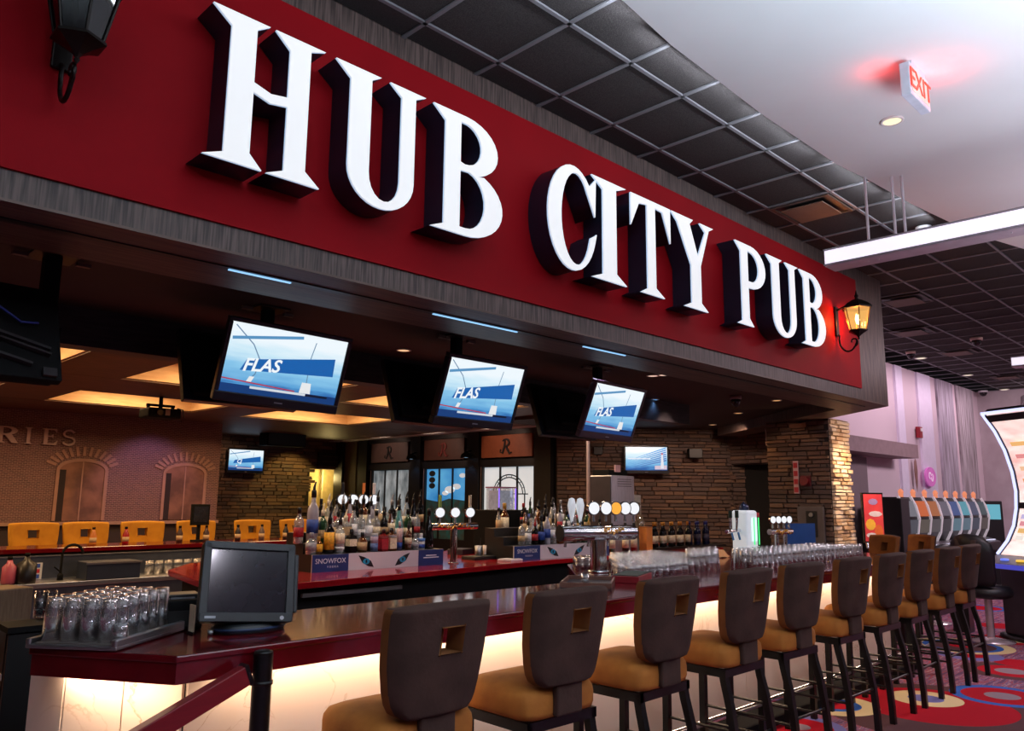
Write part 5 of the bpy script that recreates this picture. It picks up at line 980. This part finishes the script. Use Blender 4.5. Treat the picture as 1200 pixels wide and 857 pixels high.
# tall steel drinks machine and framed bottle display
p0, p1 = at(713, 640, y=6.5), at(739, 556, y=6.5); t = thing('drinks_machine', 'tall stainless drinks machine behind the chrome taps', 'machine', ((p0.x+p1.x)/2, 6.62, IZ)); W = p1.x-p0.x; Hh = 1.97-IZ
obj('machine_body', MB().box((0, 0, Hh/2), (W, .36, Hh)), mat('machine_steel', (196, 194, 208), .3, .55, stretch=(8, 1, 1)), t, bevel=.012); obj('side_panel', MB().box((-W/2-.006, 0, Hh/2), (.012, .34, Hh*.96)), mat('machine_dark', (70, 66, 74), .4, .5), t)
for k in range(4): obj('vent_slot', MB().box((.03, -.182, Hh-.05-.03*k), (W*.6, .004, .008)), mat('slot_dark', (90, 80, 90), .4), t)
obj('top_unit', MB().box((-.05, 0, Hh+.035), (W*.8, .28, .07)), MATTE, t, bevel=.008); obj('small_display', MB().box((-.08, -.15, Hh+.09), (.11, .02, .09)), mat('pale_display', (190, 150, 160), .4), t)
p = at(746, 640, y=6.45); t = thing('framed_bottle_display', 'white framed crystal bottle display right of the drinks machine', 'display', (p.x+.06, 6.47, IZ)); obj('back_board', MB().box((0, .05, .36), (.27, .02, .72)), mat('display_board', (190, 184, 176), .5, vs_=12, var=.2), t); obj('shelf', MB().box((0, -.02, .20), (.27, .14, .02)), CHROME, t); obj('crystal_bottle', MB().lathe([(0, .21), (.05, .21), (.085, .27), (.09, .34), (.06, .42), (.025, .47), (.022, .58), (.03, .60), (0, .62)], 14, (0, -.02, 0)), glm((226, 206, 170), .2), t)
# steel pole from floor to lid right of the picture wall
p = at(689.5, 560, y=6.9); t = thing('steel_pole', 'slim pale steel pole rising behind the taps to the ceiling', 'pole', (p.x, 6.9, IZ)); obj('pole', MB().tube([(0, 0, 0), (0, 0, 1.9)], .026, 14), mat('pale_steel', (206, 186, 190), .3, .6), t); obj('pole_flange', MB().lathe([(.06, 0), (.06, .012), (.028, .016)], 14), STEEL, t)
# clutter between the risers
for i, (px, py, w_, d_, h_, c_, lb) in enumerate(((568, 655, .34, .22, .035, (20, 20, 22), 'flat black folder on the island edge'), (604, 657, .22, .18, .02, (214, 206, 210), 'pale paper pad on the island edge'), (545, 649, .3, .2, .06, (30, 26, 40), 'dark box behind the slim tap tower'))):
    p = at(px, py, z=IZ+.01); t = thing('menu_pad', lb, 'menu', (p.x, p.y+.08, IZ), .2*i); obj('pad', MB().box((0, 0, h_/2), (w_, d_, h_)), mat('pad_%d' % c_[0], c_, .5), t, bevel=.003); obj('pad_cover', MB().box((0, 0, h_+.002), (w_*.9, d_*.9, .004)), mat('padc_%d' % c_[0], tuple(min(255, v+14) for v in c_), .4), t)
for i, (px, lb) in enumerate(((561, 'steel shaker beside a white cup on the island'), (570.5, 'white cup on the island between the risers'))):
    p = at(px, 644, y=6.6); t = thing('bar_cup', lb, 'cup', (p.x, 6.6, IZ)); obj('cup', MB().lathe([(0, 0), (.04, 0), (.046, .14), (.042, .14), (.036, .01), (0, .01)], 14), mat('mug_white', (220, 206, 200), .4) if i else STEEL, t); obj('cup_straw', MB().tube([(.01, 0, .012), (.03, 0, .22)], .004, 6), BLACK, t)

# ------------------------------------------------------------------ picture window wall
INK = mat('photo_ink', (40, 46, 52), .6)
RX = 10.5; FRM = mat('window_frame_black', (20, 17, 17), .5)
pw = sempty('wall_picture', 'black panelled wall with three picture windows and script panels')
obj('backing', MB().box((RX+.12, 12.95, 1.5), (.12, 7.1, 3.0)), mat('panel_black', (16, 14, 14), .6), pw)
for y in (16.35, 15.35, 13.40, 11.58, 9.72): obj('pilaster', MB().box((RX+.0, y, 1.5), (.14, .34 if y > 9.8 else .4, 3.0)), FRM, pw)
obj('head_rail', MB().box((RX+.02, 12.6, 2.32), (.10, 6.0, .14)), FRM, pw); obj('top_rail', MB().box((RX+.02, 12.6, 2.90), (.10, 6.0, .10)), FRM, pw); obj('dado', MB().box((RX+.02, 12.6, .42), (.10, 6.0, .84)), FRM, pw); obj('end_wall_strip', MB().box((RX+.05, 16.0, 1.5), (.10, .6, 3.0)), mat('olive_wall', (96, 82, 54), .7), pw)
bays = [(15.02, 13.67, (78, 58, 54), (16, 12, 14)), (13.11, 11.85, (74, 44, 34), (110, 40, 36)), (11.34, 9.98, (136, 74, 44), (20, 14, 14))]
def rscript(t, cy_, m):
    b = MB(); b.ribbon([(-.02, .12), (-.03, .0), (-.08, -.12), (-.15, -.10), (-.13, -.05)], [.03, .045, .04, .025, .03], 0, .012)
    b.ribbon(arc(-.0, .07, .09, .065, 150, -80, 12), [.02]*4+[.035]*9, 0, .012); b.ribbon([(.01, .0), (.05, -.06), (.10, -.13), (.16, -.11)], [.03, .045, .04, .015], 0, .012); o = obj('script_letter', b, m, t, (RX-.065, cy_, 2.62), (R(90), 0, R(-90)))
for i, (ya, yb, pc, lc) in enumerate(bays):
    cy_ = (ya+yb)/2; w_ = ya-yb
    wn = sempty('window_%d' % (i+1), ['window with a grey city photo', 'window with a blue sky photo', 'window with a white iron arch photo'][i])
    pm = [mat('photo_grey', (70, 84, 92), .3, rgb2=(190, 204, 210), vs_=2.4, stretch=(1, 2, 1), detail=8, emit=None), mat('photo_sky', (30, 110, 180), .3, rgb2=(90, 170, 220), vs_=1.6, detail=6), mat('photo_white', (214, 226, 232), .3, var=.06, vs_=2)][i]
    pm2 = pm; n_, l_ = nodes_of(pm); bb = n_['Principled BSDF']; l_.new(bb.inputs['Base Color'].links[0].from_socket, bb.inputs['Emission Color']); bb.inputs['Emission Strength'].default_value = [.45, .75, .62][i]
    obj('photo', MB().box((RX+.045, cy_, 1.53), (.02, w_, 1.42)), pm, wn)
    for k in (1, 2): obj('muntin', MB().box((RX+.02, cy_-w_/2+w_*k/3, 1.53), (.03, .03, 1.42)), FRM, wn)
    obj('window_frame', MB().box((RX+.01, ya+.03, 1.53), (.06, .06, 1.5)).box((RX+.01, yb-.03, 1.53), (.06, .06, 1.5)), FRM, wn); obj('side_light', MB().box((RX-.022, ya+.04, 1.53), (.01, .012, 1.46)), mat('pale_steel', ()), wn)
    if i == 2:
        for r_ in (.42, .36): b = MB(); b.ribbon(arc(0, 0, r_, r_*.85, 0, 180, 18), .022, 0, .003); obj('arch_print', b, INK, wn, (RX+.032, cy_, 1.74), (R(90), 0, R(-90)))
        b = MB(); b.ribbon([(-.5, 0), (.5, 0)], .02, 0, .003); b.ribbon([(-.41, .0), (-.41, -.7)], .03, 0, .003); b.ribbon([(.41, 0), (.41, -.7)], .03, 0, .003)
        for a_ in range(20, 180, 20): b.ribbon([(.36*cos(R(a_)), .306*sin(R(a_))), (.42*cos(R(a_)), .357*sin(R(a_)))], .012, 0, .003)
        o = obj('arch_print', b, INK, wn, (RX+.032, cy_, 1.74), (R(90), 0, R(-90))); o['kind'] = 'stuff'
    if i == 1:
        for (u, v, r_) in ((.12, .12, .16), (.32, .18, .13), (-.02, .05, .1), (.5, .4, .1)): b = MB(); b.prism(arc(u, v, r_, r_*.45, 0, 340, 14), 0, .003); obj('cloud_print', b, mat('cloud_print', (214, 226, 236), .7, emit=(214, 226, 236), es=.5), wn, (RX+.032, cy_, 1.70), (R(90), 0, R(-90)))
        b = MB(); b.prism([(-.63, -.9), (.63, -.9), (.63, -.02), (.1, .02), (-.2, -.05), (-.63, .0)], 0, .004); obj('street_print', b, mat('street_print', (70, 62, 54), .7, rgb2=(40, 120, 140), vs_=6), wn, (RX+.032, cy_, 1.62), (R(90), 0, R(-90)))
        for v in (.45, .32, .2): b = MB(); b.prism(arc(-.45, v, .10, .06, 0, 340, 12), 0, .005); obj('street_lamp_print', b, INK, wn, (RX+.032, cy_, 1.70), (R(90), 0, R(-90)))
    sg = sempty('trim_%d' % (i+1), 'script letter panel above picture window'); obj('sign_panel', MB().box((RX-.03, cy_, 2.63), (.06, w_, .42)), mat('script_panel_%d' % i, pc, .6), sg); rscript(sg, cy_, mat('script_ink_%d' % i, lc, .6))
for i, (px, py) in enumerate(((482, 535), (546, 533))):
    p = at(px, py, x=RX-.2); t = thing('picture_lamp', ['small black wall spotlight between the grey and blue picture windows', 'small black wall spotlight between the blue and white picture windows'][i], 'lamp', p); obj('shade', MB().lathe([(.03, .05), (.10, 0), (.11, -.06), (.10, -.06), (.02, .03)], 14), MATTE, t); obj('bracket', MB().tube([(0, 0, .04), (.1, 0, .08), (.17, 0, .08)], .014, 8), MATTE, t); obj('bulb', MB().lathe([(.06, -.03), (.05, -.055), (0, -.06)], 12), emitm('bluish_bulb', (180, 220, 255), .8), t)
    lamp('SPOT', (p.x, p.y, p.z-.08), 4, (130, 190, 255), .03, tgt=(p.x+.12, p.y, 0), angle=90, name='picture_lamp_light')
p = at(391, 538, x=10.3); t = thing('room_sign', 'small dark plaque over the lit opening', 'sign', (10.22, 16.4, 2.52)); obj('plaque', MB().box((0, 0, 0), (.62, .04, .32)), mat('dark_plaque', (34, 28, 22), .5), t); 
for zz in (.07, -.05): obj('plaque_line', MB().box((0, -.022, zz), (.42, .003, .03)), mat('plaque_dim', (70, 62, 48), .6), t)

# ------------------------------------------------------------------ fittings on the right stone walls
t = thing('fire_sign', 'tall narrow red and white sign beside a red alarm on the pillar side', 'sign', (10.42, 4.98, 1.98)); obj('sign_plate', MB().box((0, 0, 0), (.02, .07, .44)), mat('sign_pale', (196, 160, 160), .6), t)
for zz in (-.17, -.06, .05, .16): obj('sign_red', MB().box((-.012, 0, zz), (.004, .055, .07)), mat('sign_red', (170, 40, 52), .6), t)
t = thing('fire_alarm', 'dark red round alarm right of the narrow sign on the pillar side', 'alarm', (10.42, 4.85, 1.93)); obj('alarm_body', MB().tube([(.0, 0, 0), (-.06, 0, 0)], .06, 16), mat('alarm_red', (110, 20, 28), .4), t); obj('alarm_base', MB().box((.005, 0, 0), (.02, .14, .14)), mat('alarm_red2', (90, 16, 24), .5), t)
t = thing('wall_cabinet', 'grey recessed metal box with a dark slot in the stone by the pillar', 'cabinet', (10.42, 4.80, 1.34)); obj('cabinet_frame', MB().box((0, 0, 0), (.05, .36, .50)), mat('box_grey', (98, 92, 94), .4, .5), t, bevel=.006); obj('slot', MB().box((-.028, -.02, .02), (.006, .15, .34)), BLACK, t); obj('inner_knob', MB().tube([(-.03, -.02, .14), (-.05, -.02, .14)], .03, 12), STEEL, t)
t = thing('access_panel', 'flat tan panel near the top of the pillar side', 'panel', (10.42, 4.92, 2.68)); obj('panel_plate', MB().box((0, 0, 0), (.012, .24, .06)), mat('tan_panel', (120, 84, 62), .6), t)
p = at(1076, 507, y=5.42); t = thing('fire_alarm', 'red fire alarm high on the mauve casino wall', 'alarm', (p.x, 5.44, p.z)); obj('alarm_body', MB().box((0, -.04, 0), (.16, .08, .22)), mat('alarm_bright', (150, 26, 44), .4), t, bevel=.01); obj('strobe', MB().box((0, -.085, .05), (.09, .02, .06)), WHITE, t)
p = at(1093, 559, y=5.3); t = thing('oval_sign', 'pink oval sign with a white flourish on the casino wall', 'sign', (p.x, 5.36, p.z)); obj('oval_plate', MB().prism(arc(0, 0, .30, .19, 0, 350, 28), 0, .03), mat('pink_plate', (206, 110, 190), .5, emit=(206, 110, 190), es=.25), t, (0, 0, 0), (R(90), 0, 0))
b = MB(); b.ribbon(arc(-.05, .02, .06, .06, 0, 270, 10), .025, .03, .036); b.ribbon(arc(.06, -.01, .05, .07, 180, 430, 10), .025, .03, .036); o = obj('flourish', b, mat('flourish_white', (240, 220, 240), .5, emit=(240, 220, 240), es=.3), t, (0, 0, 0), (R(90), 0, 0)); o['kind'] = 'stuff'
p = at(1079, 558, y=5.3); t = thing('wall_ornament', 'slim brown upright ornament left of the pink oval sign', 'ornament', (p.x, 5.38, p.z)); obj('ornament_body', MB().lathe([(0, -.32), (.05, -.1), (.075, .1), (.05, .28), (0, .34)], 10, sy=.3), mat('ornament_brown', (140, 104, 96), .6), t)

# ------------------------------------------------------------------ poster stand
p = at(1017, 640, y=4.55); px0 = at(1019, 610, y=4.55)
t = thing('poster_stand', 'tall red promotional poster on a chrome stand behind the bar stools', 'poster', (11.02, 4.22, 0), R(-44)); obj('stand_foot', MB().lathe([(.22, 0), (.22, .02), (.03, .05)], 20), CHROME, t); obj('stand_pole', MB().tube([(0, 0, .03), (0, 0, 1.13)], .022, 10), CHROME, t); obj('poster_frame', MB().box((0, .01, 1.45), (.28, .05, .66)), BLKMETAL, t)
POS = mat('poster_red', (206, 60, 62), .5, rgb2=(180, 40, 56), vs_=5, emit=(206, 70, 66), es=.25); pb = obj('poster_sheet', MB().box((0, -.018, 1.45), (.25, .006, .62)), POS, t)
for (u, v, a_, b_, c_) in ((0, 1.66, .08, .05, (150, 130, 190)), (-.06, 1.36, .10, .09, (236, 186, 60)), (.07, 1.27, .09, .11, (226, 110, 50)), (.03, 1.50, .12, .045, (220, 210, 220)), (-.05, 1.22, .10, .04, (225, 220, 225)), (.05, 1.165, .09, .025, (240, 230, 232))): b = MB(); b.prism(arc(u*.8, v, min(a_*.8, .115-abs(u*.8)), b_*.85, 10, 340, 8), 0, .002); obj('poster_print', b, mat('print_%02x%02x%02x' % c_, c_, .6), pb, (0, -.0215, 0), (R(90), 0, 0))
for sx_ in (-.11, .11): obj('stand_clip', MB().tube([(sx_, -.02, 1.12), (sx_, -.04, 1.05)], .022, 10), CHROME, t)

# ------------------------------------------------------------------ slot machines
SLB = mat('slot_black', (18, 17, 20), .35); SLC = mat('slot_chrome', (200, 182, 190), .25, .6); SLE = mat('slot_edge_light', (200, 190, 196), .3, .4, emit=(226, 214, 224), es=.35)
def slot(x, y, label, top, mid, first):
    t = thing('slot_machine', label, 'slot machine', (x, y, 0), R(-4), 'row of slot machines along the wall'); W = .50
    prof = [(.30, 0), (.30, 1.74), (.02, 1.74), (-.06, 1.60), (-.10, 1.40), (-.06, 1.16), (.02, 1.0), (-.30, .90), (-.30, .78), (-.14, .74), (-.14, 0)]
    c = MB(); c.prism(prof, -W/2, W/2); obj('cabinet', c, SLB, t, (0, 0, 0), (R(90), 0, R(90)))
    tr = [(-.0, 1.75), (-.075, 1.60), (-.118, 1.40), (-.078, 1.15), (.0, .99)]
    for s in (-1, 1):
        e = MB(); e.ribbon(tr, .035, -.02, .02); obj('chrome_edge', e, SLE, t, (s*(W/2-.02), 0, 0), (R(90), 0, R(90)))
    def scr(nm, a, b, m):
        (y0, z0), (y1, z1) = a, b; g = MB(); w_ = W/2-.05; g._add([(-w_, y0, z0), (w_, y0, z0), (w_, y1, z1), (-w_, y1, z1)], [(0, 1, 2, 3)]); obj(nm, g, m, t)
    scr('top_screen', (-.112, 1.43), (-.045, 1.68), emitm('slot_%02x%02x%02x' % top, top, .62)); scr('reel_screen', (-.085, 1.16), (-.118, 1.38), emitm('slot_%02x%02x%02x' % mid, mid, .36))
    obj('button_deck', MB().box((0, -.17, .955), (W-.04, .24, .02), rot=Matrix.Rotation(R(18), 3, 'X')), mat('deck_grey', (120, 112, 120), .3, .5), t)
    for k in range(4): obj('button', MB().lathe([(.028, 0), (.024, .014), (0, .016)], 10, (-.15+.10*k, -.20, .955)), emitm('button_glow', (230, 225, 255), 1.), t)
    obj('topper_lamp', MB().lathe([(.035, 1.74), (.035, 1.80), (.045, 1.82), (.03, 1.86), (0, 1.88)], 12, (0, .05, 0)), emitm('topper_red', (255, 150, 110), .8), t)
tops = [(130, 130, 140), (230, 110, 50), (190, 110, 60), (110, 104, 120), (60, 90, 150), (90, 170, 190), (70, 80, 110), (60, 84, 90)]; mids = [(110, 116, 128), (130, 120, 110), (120, 116, 120), (90, 88, 96), (130, 170, 190), (130, 160, 180), (90, 100, 120), (110, 100, 96)]
tb = ['silver', 'orange', 'amber', 'grey', 'blue', 'teal', 'navy', 'dark teal']
for i in range(8):
    slot(13.75+.56*i, 4.75, f'slot machine with {tb[i]} top screen in the row by the wall', tops[i], mids[i], i == 0)
t = thing('side_cabinet', 'black cabinet closing the left end of the slot machine row', 'cabinet', (13.25, 4.85, 0)); obj('cabinet_body', MB().box((0, 0, .86), (.36, .56, 1.72)), SLB, t, bevel=.01); obj('cabinet_step', MB().box((-.26, -.02, .45), (.14, .5, .9)), SLB, t, bevel=.01)
def chair(x, y, rz, label, s=1.):
    t = thing('gaming_chair', label, 'chair', (x, y, 0), rz); t.scale = (s, s, s); CB = mat('chair_black', (20, 19, 24), .45); CBR = mat('chair_brown', (58, 44, 44), .6)
    b = MB(); n = 14; vs = []
    for z, w_, d_ in ((.62, .20, .05), (.70, .24, .06), (.85, .25, .06), (.98, .27, .06), (1.08, .25, .055), (1.16, .17, .045), (1.19, .06, .03)):
        for i in range(n): a_ = 2*pi*i/n; vs.append((w_*cos(a_), -.20-(z-.6)*.15+d_*sin(a_)+.05*cos(a_)**2, z))
    b._add(vs, [(j*n+i, j*n+(i+1) % n, (j+1)*n+(i+1) % n, (j+1)*n+i) for j in range(6) for i in range(n)]+[tuple(range(n))[::-1], tuple(range(6*n, 7*n))], 0, True); obj('backrest', b, CB, t); 
    b = MB(); b.lathe([(0, .48), (.20, .48), (.25, .51), (.26, .56), (.22, .61), (0, .62)], 18); obj('seat', b, CB, t); obj('back_pad', MB().box((0, -.325, .93), (.26, .03, .40), rot=Matrix.Rotation(R(-8), 3, 'X')), CBR, t, bevel=.012)
    obj('back_stem', MB().tube([(0, -.10, .52), (0, -.24, .60), (0, -.27, .74)], .03, 8), CB, t); obj('pedestal', MB().tube([(0, 0, .04), (0, 0, .50)], .04, 12), SLC, t); obj('foot_disc', MB().lathe([(.24, 0), (.24, .015), (.05, .05)], 20), SLC, t)
    return t
p = at(1090, 660, y=3.95); chair(p.x, 3.95, R(-20), 'black gaming chair in front of the middle slot machines', .92)
t = thing('button_console', 'small lit console top showing between the black chair and the stools', 'console', (p.x-.45, 3.45, 0)); obj('console_post', MB().box((0, 0, .38), (.2, .2, .76)), SLB, t); obj('console_glow', MB().lathe([(0, .76), (.14, .76), (.15, .79), (.10, .83), (0, .84)], 16), emitm('pink_glow', (240, 170, 220), .9), t)
chair(11.2, 2.98, R(-110), 'large dark gaming chair with brown back pad before the curved machine', 1.08)
# big curved machine at the right edge
q = Vector((12.55, 3.02, 0)); fwd = Vector((-.62, -.78, 0)).normalized(); rz = R(-30)
t = thing('curved_slot_machine', 'tall curved slot machine with a bright J-shaped screen at the right edge', 'slot machine', (11.8, 2.49, 0), R(-120)); t.scale = (1.12, 1.12, 1.12)
obj('floor_plate', MB().lathe([(.52, 0), (.52, .03), (.45, .04)], 28, sy=.8), BLACK, t); obj('cabinet_base', MB().prism([(-.32, -.28), (.40, -.36), (.40, .30), (-.30, .30)], .04, .80), mat('base_grey', (74, 66, 74), .4, .3), t, bevel=.02); 
obj('deck', MB().box((0, -.36, .84), (.86, .42, .05), rot=Matrix.Rotation(R(10), 3, 'X')), SLB, t, bevel=.012); obj('deck_edge', MB().box((0, -.575, .80), (.86, .014, .05)), emitm('deck_blue', (80, 80, 200), .8), t)
for k in range(4): obj('deck_button', MB().lathe([(.045, 0), (.04, .02), (0, .024)], 12, (-.3+.2*k, -.42, .855)), emitm('button_%d' % k, [(230, 230, 255), (120, 140, 255), (255, 200, 80), (200, 230, 255)][k], 1.), t)
CP = [(-.18, .90), (-.02, 1.05), (.09, 1.22), (.15, 1.42), (.17, 1.62), (.14, 1.85), (.06, 2.10), (-.06, 2.32), (-.22, 2.52)]
Wm = .42
def curved(nm, x0, x1, off, th, m, cp=CP):
    b = MB(); L = []
    for i, (y, z) in enumerate(cp):
        a_ = cp[max(i-1, 0)]; c_ = cp[min(i+1, len(cp)-1)]; d_ = Vector((c_[0]-a_[0], c_[1]-a_[1])).normalized(); nx, nz = -d_.y, d_.x
        L.append((y+nx*off, z+nz*off, y+nx*(off-th), z+nz*(off-th)))
    vs = [v for (a1, b1, a2, b2_) in L for v in ((x0, a1, b1), (x1, a1, b1), (x1, a2, b2_), (x0, a2, b2_))]
    fs = [(i*4+k_, i*4+(k_+1) % 4, (i+1)*4+(k_+1) % 4, (i+1)*4+k_) for i in range(len(cp)-1) for k_ in range(4)]+[(3, 2, 1, 0), tuple(len(vs)-4+k_ for k_ in range(4))]
    b._add(vs, fs); return obj(nm, b, m, t)
curved('screen_shell', -Wm, Wm, -.01, .09, SLB)
JS = mat('slot_screen_bright', (250, 238, 230), .3, rgb2=(238, 184, 178), vs_=5, stretch=(1, 1, 2.2), detail=4); n_, l_ = nodes_of(JS); l_.new(n_['Principled BSDF'].inputs['Base Color'].links[0].from_socket, n_['Principled BSDF'].inputs['Emission Color']); n_['Principled BSDF'].inputs['Emission Strength'].default_value = .95
scr = curved('screen', -Wm+.05, Wm-.05, .004, .012, JS, CP)
LE = emitm('edge_led', (200, 205, 255), 1.5)
curved('edge_light', -Wm-.012, -Wm+.008, .016, .04, LE); curved('edge_light', Wm-.008, Wm+.012, .016, .04, LE); obj('edge_light', MB().box((0, -.235, 2.525), (2*Wm, .03, .03)), LE, t)
curved('screen_gap', -Wm+.04, Wm-.04, .012, .01, SLB, [CP[3], CP[4]][:1]+[(CP[3][0]+.012, CP[3][1]+.07)]); curved('header', -Wm+.03, Wm-.03, .012, .01, SLB, [(-.15, 2.43), (-.21, 2.50)])
SYM = [(250, 240, 230), (240, 190, 120), (230, 150, 160), (200, 190, 230)]
for r_, (y_, z_) in enumerate([(.005, 1.09), (.05, 1.17), (.085, 1.25), (.115, 1.33)]):
    for c_ in range(5): obj('reel_symbol', MB().box((-.26+.13*c_, y_-.022, z_), (.095, .01, .055), rot=Matrix.Rotation(R(-28), 3, 'X')), emitm('sym_%d' % ((r_+c_) % 4), SYM[(r_*2+c_) % 4], .9), scr)
for r_, (y_, z_) in enumerate([(.13, 1.74), (.105, 1.88), (.06, 2.02), (.0, 2.16)]): obj('bonus_band', MB().box((0, y_-.022, z_), (.5, .01, .05), rot=Matrix.Rotation(R(16+5*r_), 3, 'X')), emitm('band_%d' % r_, [(246, 170, 110), (250, 200, 160), (236, 150, 150), (250, 190, 120)][r_], .9), scr)
obj('topper', MB().lathe([(.05, 2.52), (.05, 2.58), (.035, 2.60), (.03, 2.68), (0, 2.70)], 12, (.05, -.10, 0)), SLC, t); obj('rear_column', MB().box((0, .24, 1.3), (.30, .12, 1.2)), SLB, t, bevel=.02)
p = at(1136, 600, y=3.6); t = thing('slot_machine', 'dark slot machine with an orange-lit edge half hidden by the curved machine', 'slot machine', (18.7, 4.93, 0), R(-60)); obj('cabinet', MB().box((0, 0, .85), (.6, .5, 1.7)), SLB, t, bevel=.02); obj('top_screen', MB().box((0, -.255, 1.48), (.5, .012, .3)), emitm('slot_cyan', (110, 190, 210), .8), t); obj('edge_glow', MB().box((-.31, -.25, 1.2), (.03, .03, 1.0)), emitm('orange_edge', (255, 160, 70), 1.1), t)
